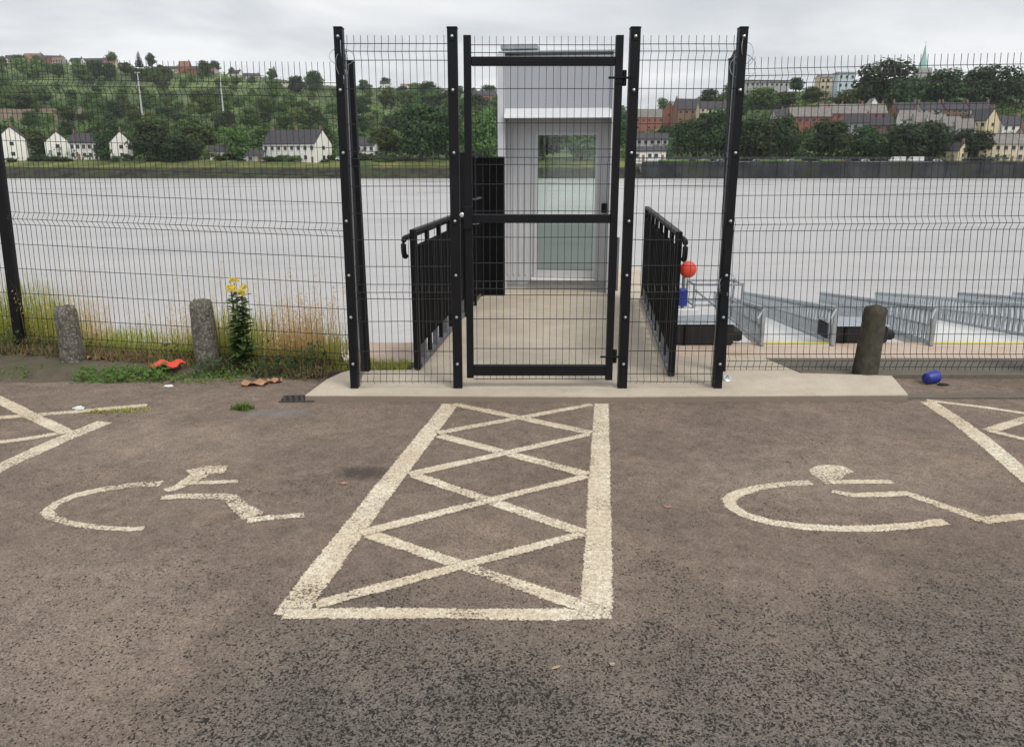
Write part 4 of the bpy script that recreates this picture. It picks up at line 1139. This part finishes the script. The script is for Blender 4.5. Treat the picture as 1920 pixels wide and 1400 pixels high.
# back wall: open glazing above, panel below made translucent to brighten the lower door pane
by = KD + .2
bz0 = .79
mb = MB(); mb.add([(-inner, by, 0), (inner, by, 0), (inner, by, bz0), (-inner, by, bz0)], [(0, 1, 2, 3)]); mb.build('translucent_panel', M_TRANSLUC, kiosk)
mb = MB(); mb.box((0, by, bz0 + (TOP - .7 - bz0) / 2), (2 * inner, .012, TOP - .7 - bz0 - .01)); mb.build('back_glass', M_GLASS, kiosk)
mb = MB(); mb.box((0, by, TOP - .35), (2 * inner, .05, .68)); mb.build('back_panel', M_BOOTH, kiosk)
# pier piles
pl = LN + DIR * 5.2
for s, nm in ((.15, 'left'), (wdeck - .15, 'right')):
    q = LN + DIR * 5.6 + PERP * s
    mb = MB(); mb.lathe([(.22, -1.6), (.22, 3.0)], n=14); o = mb.build('pier_pile', M_BLACK); o.location = (q.x, q.y, -3.72)
    tag(o, 'steel pile carrying the %s side of the pier end' % nm, 'pile')

# ------------------------------------------------------------------ gangways on the right
def gangway(label, xl, xr, vpx, L, vpy=528, rail_h=.40):
    a_ = at_z(xl, 645, LEDGE + .02); b_ = at_z(xr, 645, LEDGE + .02); d = ray(vpx, vpy).normalized()
    t = thing('gangway', label, 'gangway', (a_ + b_) / 2)
    o = (a_ + b_) / 2; A, B = a_ - o, b_ - o; Cc, D = B + d * L, A + d * L; dn = Vector((0, 0, -.10))
    mb = MB(); mb.hexa([A + dn, B + dn, Cc + dn, D + dn], [A, B, Cc, D]); mb.build('deck', M_DECK, t)
    up = Vector((0, 0, .004)); e = d * .14
    mb = MB(); mb.hexa([A + up, B + up, B + e + up, A + e + up], [A + up*3, B + up*3, B + e + up*3, A + e + up*3]); mb.build('edge_strip', M_YELLOW, t)
    for S in (A, B):
        sgn = Vector((.03 if S is B else -.03, 0, 0)); S = S + sgn
        hv = Vector((0, 0, rail_h))
        tc_ = MB(); tc_.tube([S + hv, S + hv + d * L], .028, 6); tc_.build('top_chord', M_GALV, t)
        tc_ = MB(); tc_.box((0, 0, 0), (0.001, .001, .001)) if False else tc_.tube([S + Vector((0, 0, .02)), S + Vector((0, 0, .02)) + d * L], .03, 4); tc_.build('bottom_chord', M_GALV, t)
        mb = MB(); n = int(L / .22)
        for i in range(n + 1):
            q = S + d * (L * i / n)
            mb.tube([q + Vector((0, 0, .03)), q + hv], .019, 4, cap=False)
            if i < n:
                q2 = S + d * (L * (i + 1) / n)
                mb.tube([q + Vector((0, 0, .03)), q2 + hv], .017, 4, cap=False)
        mb.tube([S + hv * .52, S + hv * .52 + d * L], .010, 4)
        mb.build('lattice', M_GALV, t, kind='stuff')
        ep = MB(); ep.box((S.x, S.y, S.z + rail_h / 2), (.04, .04, rail_h + .02)); ep.build('end_post', M_GALV, t)
        kk = MB(); kk.tube([S + hv, S + hv * 1.02 - d * .0 + Vector((-.10, -.12, -.10)), S + hv * .45 + Vector((-.10, -.12, 0))], .012, 6); kk.build('grab_handle', M_GALV, t)
    return t
gangway('galvanised gangway with narrow white deck nearest the gate', 1432, 1556, 1281, 14)
gangway('wide galvanised gangway with white deck right of the mossy bollard', 1750, 1992, 1390, 13)
gangway('farthest right galvanised gangway only its railing in view', 2165, 2400, 1530, 13)
# black fender boxes between them
def fender(px0, px1, py0, py1, Y, label):
    a_ = at_y(px0, py1, Y); b_ = at_y(px1, py0, Y)
    h = b_.z - LEDGE; w = b_.x - a_.x
    t = thing('fender_box', label, 'fender box', ((a_.x + b_.x) / 2, Y + .25, LEDGE))
    mb = MB(); mb.box((0, 0, h * .46), (w, .5, h * .92), bev=.02); mb.build('body', M_RUB, t)
    mb = MB(); mb.box((0, 0, h * .965), (w + .02, .52, h * .07), bev=.006); mb.build('lid', M_GALV, t)
    for s in (-1, 1):
        mb = MB(); mb.box((s * w * .3, -.262, h * .5), (.03, .02, h * .8)); mb.build('strap', M_BLACK, t)
    mb = MB(); mb.box((w / 2 + .06, 0, h * .35), (.12, .34, h * .5), bev=.02); mb.build('bumper', M_RUB, t)
fender(1262, 1378, 606, 646, 8.4, 'black fender box with pale lid beside the right parapet')
fender(1562, 1668, 610, 646, 8.5, 'black fender box behind the mossy bollard')
# galvanised crate frame behind the first box
q = at_y(1335, 600, 9.1); t = thing('steel_frame', 'galvanised steel frame behind the fender box by the outer gate post', 'frame', (q.x, 9.1, LEDGE))
mb = MB()
for sx in (-.28, .28):
    for sy in (-.18, .18): mb.tube([(sx, sy, 0), (sx, sy, .62)], .014, 5)
mb.build('upright', M_GALV, t)
mb = MB()
for z in (.36, .60):
    for sy in (-.18, .18): mb.tube([(-.28, sy, z), (.28, sy, z)], .013, 5)
    for sx in (-.28, .28): mb.tube([(sx, -.18, z), (sx, .18, z)], .013, 5)
mb.build('crossbar', M_GALV, t)
mb = MB(); mb.tube([(-.28, -.18, .55), (.28, -.18, .12)], .013, 5); mb.build('brace', M_GALV, t)
# life-saving post: red float, blue bracket, white cabinet
q = at_y(1283, 600, 8.95)
t = thing('rescue_post', 'rescue post with round orange red float, blue holder and white cabinet', 'rescue post', (q.x, 8.95, LEDGE))
zf = lambda py: at_y(1288, py, 8.95).z - LEDGE
mb = MB(); mb.tube([(-.02, .06, 0), (-.02, .06, zf(490))], .02, 8); mb.build('pole', M_GALV, t)
mb = MB(); mb.lathe([(.018, -.055), (.06, -.05), (.088, -.028), (.099, 0), (.088, .028), (.06, .05), (.018, .055)], (.005, -.02, zf(505)), 20, 'y'); mb.build('float', M_RED, t, smooth=True)
mb = MB(); mb.box((-.04, 0, zf(557)), (.11, .10, .21), bev=.02); mb.build('holder', M_BLUE, t)
mb = MB(); mb.box((.02, 0, zf(596)), (.24, .16, .24), bev=.01); mb.build('cabinet', M_WHITE, t)

# ------------------------------------------------------------------ bollards
def bollard(px, py, top_py, r, mat, label, tilt=0.0, seed=1):
    b = at_z(px, py, .0); h = at_y(px, top_py, b.y).z
    rg_ = random.Random(seed); mb = MB()
    prof = [(r*1.10, -.1), (r*1.08, .0), (r*1.05, h*.15), (r*1.02, h*.4), (r*.98, h*.7), (r*.96, h*.88), (r*.92, h*.94), (r*.78, h*.985), (r*.35, h)]
    n = 18; vs = []
    for (q, z) in prof:
        for k in range(n):
            a_ = 2 * math.pi * (k + .5) / n
            sq = 1 / max(abs(math.cos(a_)), abs(math.sin(a_))); f = q * (.55 + .45 * min(sq, 1.22)) * (1 + rg_.uniform(-.045, .045))
            vs.append((f * math.cos(a_), f * math.sin(a_), z + rg_.uniform(-.010, .010)))
    m_ = len(prof)
    fs = [(i*n+k, i*n+(k+1) % n, i*n+n+(k+1) % n, i*n+n+k) for i in range(m_-1) for k in range(n)] + [tuple(range((m_-1)*n, m_*n))]
    mb.add(vs, fs); o = mb.build('bollard', mat, smooth=True); o.location = b; o.rotation_euler = (0, R(tilt), R(rg_.uniform(-12, 12)))
    return tag(o, label, 'bollard', 'concrete bollards by the fence')
bollard(140, 690, 573, .083, M_BOLL, 'leftmost grey concrete bollard by the verge', -1, 1)
bollard(392, 692, 562, .090, M_BOLL, 'grey concrete bollard left of the yellow flowered weed', -1, 2)
bollard(1620, 708, 573, .083, M_BOLL_D, 'dark mossy concrete bollard on the right corner of the pad', 3.0, 3)
bollard(1955, 704, 572, .092, M_BOLL_D, 'dark concrete bollard cut by the right edge of the view', 1, 4)

# ------------------------------------------------------------------ painted markings
ZM = .0012
def stroke(parent, pts, w0, w1=None, mat=M_PAINT, z=ZM, name='stripe', closed_ends=True):
    """pts are photograph pixels on the tarmac; width in metres"""
    w1 = w0 if w1 is None else w1
    P = [at_z(x, y, 0) for x, y in pts]
    dense = []
    for a_, b_ in zip(P[:-1], P[1:]):
        n = max(1, int((b_ - a_).length / .012))
        dense += [a_.lerp(b_, i / n) for i in range(n)]
    dense.append(P[-1]); m_ = len(dense); L_, R_ = [], []
    for i, p_ in enumerate(dense):
        d = (dense[min(i+1, m_-1)] - dense[max(i-1, 0)]).normalized(); n_ = Vector((-d.y, d.x, 0))
        w = (w0 + (w1 - w0) * i / (m_ - 1)) / 2
        w += .008; up = Vector((0, 0, z))
        j0, j1 = random.uniform(-.003, .003), random.uniform(-.003, .003)
        for f_, e_ in ((w + j0, 0.0), (w - .020, 1.0), (-w + .020, 1.0), (-w + j1, 0.0)):
            L_.append(p_ + n_ * f_ + up); R_.append(e_)
    mb = MB(); mb.add(L_, [(4*i + k, 4*i + k + 1, 4*i + k + 5, 4*i + k + 4) for i in range(m_ - 1) for k in range(3)])
    for k in range(4): R_[k] = 0.0; R_[-1 - k] = 0.0
    o = mb.build(name, mat, parent)
    o.data.attributes.new('edge', 'FLOAT', 'POINT').data.foreach_set('value', R_)
    return o
hz = thing('hatched_marking', 'cream hatched access zone painted in front of the gate', 'road marking')
stroke(hz, [(845, 757), (720, 918), (640, 1022), (560, 1128), (540, 1156)], .125, .14)
stroke(hz, [(1128, 756), (1124, 900), (1122, 1020), (1118, 1148)], .115, .135, z=ZM + .00015)
stroke(hz, [(528, 1150), (800, 1149), (1000, 1152), (1150, 1150)], .080, .085, z=ZM + .0003)
zz_ = 0
for k, (a_, b_, c_, d_, w) in enumerate((((848, 757), (1112, 812), (1112, 758), (818, 812), .085), ((822, 816), (1105, 890), (1105, 814), (765, 890), .085),
                                      ((775, 890), (1098, 1000), (1102, 892), (672, 1000), .08), ((688, 1000), (1120, 1145), (1095, 1000), (588, 1134), .08))):
    stroke(hz, [a_, b_], w, w * 1.05, z=ZM + .00045 + .0001 * k); stroke(hz, [c_, d_], w * .8, w * .95, z=ZM + .0008 + .0001 * k)
hl = thing('hatched_marking', 'cream hatched zone partly seen at the left edge', 'road marking')
for i, (pts, w) in enumerate((([(-60, 908), (0, 876), (110, 826), (198, 790)], .13), ([(-80, 792), (0, 783), (150, 771), (278, 759)], .085), ([(-60, 838), (0, 829), (60, 821), (122, 810)], .075), ([(-40, 729), (0, 750), (60, 780), (128, 812)], .10))):
    stroke(hl, pts, w, z=ZM + .00015 * i)
hr_ = thing('hatched_marking', 'cream hatched zone partly seen at the right edge', 'road marking')
for i, (pts, w) in enumerate((([(1738, 752), (1800, 792), (1862, 840), (1935, 902), (2000, 960)], .125), ([(1735, 750), (1850, 764), (1990, 785)], .06), ([(1852, 808), (1925, 785), (1990, 768)], .09), ([(1850, 806), (1925, 824), (1990, 840)], .07))):
    stroke(hr_, pts, w, z=ZM + .00015 * i)
# wheelchair symbols
wl = thing('wheelchair_symbol', 'worn cream wheelchair symbol painted in the left bay', 'road marking')
P_ = M_PAINT_OLD
stroke(wl, [(306, 906), (250, 909), (190, 917), (140, 929), (105, 944), (88, 958), (95, 970), (135, 981), (190, 989), (245, 992), (275, 990)], .085, .05, P_, name='wheel_arc')
stroke(wl, [(308, 921), (335, 912), (362, 897), (380, 887)], .06, .12, P_, ZM + .00015, 'torso')
stroke(wl, [(352, 889), (385, 881), (428, 879)], .14, .13, P_, ZM + .0003, 'head')
stroke(wl, [(352, 905), (400, 904), (450, 902)], .065, .055, P_, ZM + .00045, 'arm')
stroke(wl, [(298, 934), (340, 930), (400, 930), (432, 932), (448, 948), (478, 969)], .065, .12, P_, ZM + .0006, 'leg')
stroke(wl, [(460, 976), (500, 971), (574, 965)], .075, .06, P_, ZM + .00075, 'foot')
wr = thing('wheelchair_symbol', 'cream wheelchair symbol painted in the right bay', 'road marking')
P_ = M_PAINT
stroke(wr, [(1524, 904), (1470, 907), (1420, 914), (1385, 924), (1366, 936), (1372, 950), (1395, 964), (1440, 978), (1500, 987), (1570, 991), (1640, 990), (1710, 985), (1775, 977)], .075, .075, P_, name='wheel_arc')
mb = MB(); hp = [at_z(x, y, ZM + .00015) for x, y in ((1516, 880), (1530, 873), (1555, 871), (1580, 873), (1602, 884), (1585, 889), (1578, 897), (1572, 905), (1548, 908), (1538, 898), (1522, 889))]
mb.add(hp, [tuple(reversed(range(len(hp))))]); o = mb.build('head', P_, wr); o.data.attributes.new('edge', 'FLOAT', 'POINT').data.foreach_set('value', [.8] * len(hp))
stroke(wr, [(1552, 904), (1610, 903), (1677, 903)], .07, .06, P_, ZM + .0003, 'arm')
stroke(wr, [(1556, 920), (1600, 928), (1650, 927), (1700, 925), (1740, 938), (1790, 956), (1845, 975)], .06, .085, P_, ZM + .00045, 'leg')
stroke(wr, [(1838, 977), (1870, 972), (1930, 967), (1970, 966)], .085, .07, P_, ZM + .0006, 'foot')

# ------------------------------------------------------------------ weeds and grass
def blade(mb, x, y, z, h, w, lean, an, rng):
    d = Vector((math.cos(an), math.sin(an), 0)); s = Vector((-d.y, d.x, 0)) * w
    p0 = Vector((x, y, z)); p1 = p0 + Vector((0, 0, h*.55)) + d * lean * .35; p2 = p0 + Vector((0, 0, h)) + d * lean
    mb.add([p0 - s, p0 + s, p1 + s*.75, p1 - s*.75, p2], [(0, 1, 2, 3), (3, 2, 4)])
def fence_y(x):                                         # y of the left fence line
    return float(np.interp(x, [LP2[0].x, LP[0].x, BL[0].x], [LP2[0].y, LP[0].y, BL[0].y]))
rng = random.Random(9)
mb = MB()
for i in range(7000):
    x = rng.uniform(-7.6, -1.42); fy = fence_y(x); y = fy + .03 + rng.expovariate(3.0)
    if y > 7.5: continue
    th = .27 + .10 * math.sin(x * 2.3) + .06 * math.sin(x * 7) + (.22 if x < -3.9 else 0)
    if x > -2.1: th *= .55
    blade(mb, x, y, verge_h(x, y), max(.07, th * rng.uniform(.45, 1.3)), rng.uniform(.002, .0045), rng.uniform(.02, .16), rng.uniform(0, 6.28), rng)
mb.build('tall_grass', M_GRASS, kind='stuff')
mb = MB(); sd = MB()
for i in range(1150):
    cl = rng.choice((-4.05, -3.75, -3.72, -2.95, -2.62, -1.95, -1.62, -1.75, -4.4, -1.70, -1.85, -1.8, -2.55)); x = cl + rng.gauss(0, .11)
    if x > -1.42: continue
    fy = fence_y(x); y = fy + .03 + rng.expovariate(4.0)
    h = rng.uniform(.20, .50)
    if rng.random() < .25: h *= rng.uniform(1.2, 1.9)
    an, ln = rng.uniform(0, 6.28), rng.uniform(.02, .18)
    blade(mb, x, y, verge_h(x, y), h, rng.uniform(.0012, .0026), ln, an, rng)
    if rng.random() < .5:
        tip = Vector((x + math.cos(an)*ln, y + math.sin(an)*ln, verge_h(x, y) + h))
        for q in range(10):
            o_ = Vector((rng.uniform(-.012, .012), rng.uniform(-.012, .012), rng.uniform(-.16, .03))); s_ = rng.uniform(.002, .0045)
            c_ = tip + o_; sd.add([c_ + Vector((-s_, 0, -s_)), c_ + Vector((s_, 0, -s_*.5)), c_ + Vector((s_*.3, s_, s_*2.6))], [(0, 1, 2)])
mb.build('dry_grass', M_DRY, kind='stuff'); sd.build('seed_heads', M_SEED, kind='stuff')
# short brown dead thatch at the foot of the fence
mb = MB()
for i in range(5200):
    x = rng.uniform(-7.0, -1.45); y = fence_y(x) - .22 + rng.random() * .34
    blade(mb, x, y, max(0, verge_h(x, y)), rng.uniform(.03, .12), rng.uniform(.0015, .0035), rng.uniform(.02, .12), rng.uniform(0, 6.28), rng)
mb.build('dead_thatch', M_THATCH, kind='stuff')
def patch(x, sd_):
    return .5 + .28 * math.sin(x * 3.1 + sd_) + .22 * math.sin(x * 7.7 + sd_ * 2.3) + .18 * math.sin(x * 15.1 + sd_)
def leafmass(name, n, xr, yf, hmax, size, mat, seed, thr=.45):
    mb = MB(); rg_ = random.Random(seed)
    for i in range(n):
        x = rg_.uniform(*xr); pk = patch(x, seed)
        if pk + rg_.uniform(-.25, .25) < thr: continue
        y = yf(x, rg_); z = max(0, verge_h(x, y)) + rg_.random() ** 2 * hmax * (.4 + pk)
        c_ = Vector((x, y, z)); nn = Vector((rg_.uniform(-1, 1), rg_.uniform(-1.2, .6), rg_.uniform(.2, 1.3))).normalized(); u = nn.orthogonal().normalized(); w = nn.cross(u)
        an = rg_.uniform(0, 6.28); u, w = u*math.cos(an)+w*math.sin(an), w*math.cos(an)-u*math.sin(an); q = size * rg_.uniform(.4, 1.4)
        mb.add([c_-u*q, c_-w*q*.5+u*q*.1, c_+u*q*1.2, c_+w*q*.5+u*q*.1], [(0, 1, 2, 3)])
    return mb.build(name, mat, kind='stuff')
leafmass('verge_weeds', 2600, (-7.0, -1.45), lambda x, r: fence_y(x) - .24 + r.random() * .34, .16, .018, M_WEED, 2)
leafmass('verge_weeds', 1500, (-4.6, -1.6), lambda x, r: 5.80 + r.random() * .22 + .05 * math.sin(3*x), .05, .014, M_WEED_L, 3, .5)
leafmass('verge_weeds', 620, (-3.45, -2.70), lambda x, r: 5.78 + r.random() * .20, .08, .018, M_WEED_L, 4, .3)
leafmass('verge_weeds', 900, (-2.55, -1.5), lambda x, r: 5.92 + r.random() * .18, .15, .018, M_WEED, 6, .3)
leafmass('dead_leaves', 1500, (-6.5, -1.5), lambda x, r: fence_y(x) - .26 + r.random() * .3, .05, .016, M_DEADLEAF, 12, .2)
# tuft beside the pier
mb = MB()
for i in range(900):
    x = rng.uniform(-1.6, LN.x - .16); y = rng.uniform(6.03, 6.3); blade(mb, x, y, .03, rng.uniform(.03, .07), .003, .03, rng.uniform(0, 6.28), rng)
mb.build('short_grass', M_GRASS, kind='stuff')
# ragwort
bs = at_z(458, 692, .02); hh = at_y(455, 522, bs.y).z
rag = thing('ragwort', 'tall leafy weed with flat yellow flower heads against the fence', 'weed', bs)
st, fo, fl = MB(), MB(), MB(); rg_ = random.Random(4)
for k in range(6):
    an = k * 1.1; sp = rg_.uniform(.02, .085); top_ = hh * rg_.uniform(.86, 1.0)
    pts = [(0, 0, -.03), (sp*.5*math.cos(an), sp*.5*math.sin(an), top_*.5), (sp*math.cos(an), sp*math.sin(an), top_*.93)]
    st.tube(pts, .006, 5, .003)
    for q in range(44):
        f = rg_.random() ** .8; z = top_ * (.04 + .84 * f); a2 = rg_.uniform(0, 6.28); ln = (.15 - .085 * f) * rg_.uniform(.6, 1.1)
        o_ = Vector((sp*f*math.cos(an), sp*f*math.sin(an), z)); d = Vector((math.cos(a2), math.sin(a2), rg_.uniform(-.1, .7))).normalized(); s_ = Vector((-d.y, d.x, 0)) * ln * .34
        fo.add([o_, o_ + d*ln*.4 + s_, o_ + d*ln - Vector((0, 0, ln*.3)), o_ + d*ln*.4 - s_], [(0, 1, 2, 3)])
    for q in range(34):
        a2 = rg_.uniform(0, 6.28); r_ = rg_.random() ** .6 * .038
        c_ = Vector((sp*math.cos(an) + r_*math.cos(a2), sp*math.sin(an) + r_*math.sin(a2), top_ * .955 + rg_.uniform(-.015, .025)))
        s_ = rg_.uniform(.008, .013); nn = Vector((rg_.uniform(-.5, .5), rg_.uniform(-.8, .3), 1)).normalized(); u = nn.orthogonal().normalized(); w = nn.cross(u)
        fl.add([c_ + (u*math.cos(t_)+w*math.sin(t_))*s_ for t_ in (0, 1.05, 2.1, 3.14, 4.2, 5.24)], [(0, 1, 2, 3, 4, 5)])
st.build('stem', M_WEED, rag); fo.build('foliage', M_WEED_M, rag); fl.build('flower_head', M_FLOWER, rag)
# grass tuft growing from the tarmac
def tuft(px, py, n, h, rad, label, mat=M_WEED_L):
    b = at_z(px, py, 0); mb = MB()
    for i in range(n):
        r_ = rng.random() * rad; a_ = rng.uniform(0, 6.28); blade(mb, r_*math.cos(a_)*1.6, r_*math.sin(a_)*.7, 0, h*rng.uniform(.4, 1.1), .004, rng.uniform(.02, .06), rng.uniform(0, 6.28), rng)
    o = mb.build('grass_tuft', mat); o.location = b; tag(o, label, 'grass tuft')
tuft(455, 768, 130, .055, .06, 'bright green grass tuft growing from the tarmac left of the pad')
tuft(240, 770, 70, .03, .10, 'sparse grass tuft on the painted line of the left hatched zone', M_GRASS)
tuft(190, 773, 60, .025, .08, 'low grass tuft along the painted line at the left', M_GRASS)

# ------------------------------------------------------------------ litter and small things
def crumple(name, px, py, size, mat, label, cat, flat=.35, seed=0, n=(6, 10), rz=0.0):
    b = at_z(px, py, 0); rg_ = random.Random(seed); vs = []; nu, nv = n
    for i in range(nu + 1):
        for j in range(nv):
            th = math.pi * i / nu; ph = 2 * math.pi * j / nv; r_ = rg_.uniform(.62, 1.1)
            vs.append((size[0]*r_*math.sin(th)*math.cos(ph), size[1]*r_*math.sin(th)*math.sin(ph), size[2]*(1 + r_*math.cos(th)*.95)))
    fs = [(i*nv+j, (i+1)*nv+j, (i+1)*nv+(j+1) % nv, i*nv+(j+1) % nv) for i in range(nu) for j in range(nv)]
    mb = MB(); mb.add(vs, fs); o = mb.build(name, mat); o.location = b; o.rotation_euler = (0, 0, rz)
    return tag(o, label, cat)
def rag_sheet(name, px, py, w, d, mat, label, cat, seed, lift=.05, rz=0.0, z0=0.012):
    b = at_z(px, py, 0); rg_ = random.Random(seed); nu, nv = 9, 6; vs = []
    for i in range(nu):
        for j in range(nv):
            e = rg_.uniform(-.04, .04) if i in (0, nu-1) or j in (0, nv-1) else 0
            vs.append((w*(i/(nu-1) - .5 + e), d*(j/(nv-1) - .5 + e), z0 + lift*(.5 + .5*math.sin(i*1.3 + j*.9 + seed)) * rg_.uniform(.5, 1)))
    n_ = len(vs); vs += [(x, y, z - .004) for x, y, z in vs]; fs = []
    for i in range(nu-1):
        for j in range(nv-1):
            q = i*nv+j; fs += [(q, q+nv, q+nv+1, q+1), (n_+q, n_+q+1, n_+q+nv+1, n_+q+nv)]
    mb = MB(); mb.add(vs, fs); o = mb.build(name, mat); o.location = b; o.rotation_euler = (0, 0, rz)
    return tag(o, label, cat)
rag_sheet('plastic_packet', 315, 703, .25, .16, M_RED, 'bright orange red plastic packet lying in the weeds', 'litter', 2, .035, -.15, .085)
rag_sheet('cardboard_piece', 478, 722, .19, .09, M_CARD, 'larger flattened brown cardboard piece left of the pad', 'litter', 3, .03, .1)
rag_sheet('cardboard_piece', 515, 717, .11, .07, M_CARD, 'smaller brown cardboard scrap at the right of the larger piece', 'litter', 5, .03, .1)
rag_sheet('cardboard_piece', 185, 684, .15, .08, M_CARD, 'brown cardboard scrap in weeds right of the leftmost bollard', 'litter', 6, .04, .2, .05)
crumple('paper_scrap', 316, 725, (.045, .03, .008), M_WHITE, 'white paper scrap on tarmac below the red packet', 'litter', seed=1)
crumple('paper_scrap', 246, 708, (.04, .03, .012), M_WHITE, 'white scrap in the weeds left of the red packet', 'litter', seed=2)
crumple('paper_scrap', 148, 768, (.04, .03, .014), M_WHITE, 'white scrap lying on the left hatched line', 'litter', seed=3)
crumple('paper_scrap', 1236, 746, (.055, .04, .013), M_WHITE, 'crumpled white tissue at the pad edge right of the gate', 'litter', seed=4)
crumple('paper_scrap', 1152, 746, (.025, .02, .010), M_WHITE, 'tiny white scrap at the corner of the hatched zone by the pad', 'litter', seed=5)
crumple('crumpled_can', 1362, 722, (.050, .045, .042), M_CAN, 'crumpled silver blue can at the foot of the outer right gate post', 'can', seed=6)
o = bpy.data.objects[-1] if False else None
# blue football-like cup and a black lid on the right strip
b = at_z(1743, 719, 0)
t = thing('blue_cup', 'dark blue plastic cup lying on the tarmac right of the mossy bollard', 'cup', b, .5)
mb = MB(); mb.lathe([(.036, -.055), (.040, -.05), (.052, .05), (.054, .056), (.046, .056), (.040, .05)], (0, 0, .05), 16, 'x'); mb.build('body', M_BLUE, t, smooth=True)
mb = MB(); mb.lathe([(.047, .050), (.047, .052)], (0, 0, .05), 16, 'x'); mb.build('inside', M_CAN, t)
crumple('black_lid', 1768, 722, (.05, .03, .008), M_RUB, 'flat black lid lying beside the blue cup', 'litter', seed=8)
crumple('pebble', 645, 907, (.022, .014, .006), plain('pinkish scrap', (.50, .25, .20), .8), 'small pinkish scrap on the tarmac left of the hatched zone', 'litter', seed=9)
crumple('pebble', 1252, 951, (.022, .010, .005), plain('reddish scrap', (.40, .22, .17), .8), 'small reddish scrap on the tarmac between the markings', 'litter', seed=10)
crumple('twig', 1042, 1252, (.022, .006, .005), plain('pale twig', (.45, .33, .2), .8), 'short pale twig on the near tarmac', 'litter', seed=11, rz=.5)
crumple('twig', 1148, 1246, (.012, .006, .005), plain('pale chip', (.5, .38, .28), .8), 'small pale chip on the near tarmac right of the twig', 'litter', seed=12)
# drain grate flush with the tarmac
b = at_z(560, 748, 0)
t = thing('drain_grate', 'small dark iron drain grate in the tarmac left of the pad', 'drain grate', b, .05)
mb = MB(); mb.box((0, 0, -.0225), (.24, .15, .05)); mb.build('pit', M_RUB, t)
for y in (-.085, .085):
    mb = MB(); mb.box((0, y * .85, .004), (.25, .016, .006)); mb.build('frame', M_IRON, t)
for i in range(6):
    mb = MB(); mb.box((-.10 + .042 * i, 0, .0045), (.017, .125, .005), .25); mb.build('bar', M_IRON, t)
# loose grit on the tarmac
mb = MB(); rg_ = random.Random(77)
for i in range(2600):
    y = 1.6 + 4.1 * rg_.random(); x = rg_.uniform(-.8, .8) * (y + 1.2); s_ = rg_.uniform(.0018, .0055)
    c_ = Vector((x, y, s_ * .4)); a_ = rg_.uniform(0, 6.28)
    mb.add([c_ + Vector((s_*math.cos(a_+k*2.09), s_*math.sin(a_+k*2.09), -s_*.3)) for k in range(3)] + [c_ + Vector((0, 0, s_*.8))], [(0, 1, 3), (1, 2, 3), (2, 0, 3)])
mb.build('loose_grit', plain('grit', (.20, .18, .155), .9, 0, .6, 40), kind='stuff')

# ------------------------------------------------------------------ thin summer haze over the river and hills
mb = MB(); mb.box((0, 1200, 90), (6000, 3000, 194)); hz_ = mb.build('haze', None if False else bpy.data.materials.new('haze'), kind='stuff')
hm = hz_.data.materials[0]; hm.use_nodes = True; ht = hm.node_tree; ht.nodes.clear()
ho = ht.nodes.new('ShaderNodeOutputMaterial'); hv_ = ht.nodes.new('ShaderNodeVolumePrincipled')
hv_.inputs['Color'].default_value = (.86, .90, .95, 1); hv_.inputs['Density'].default_value = .00009
ht.links.new(hv_.outputs[0], ho.inputs['Volume'])
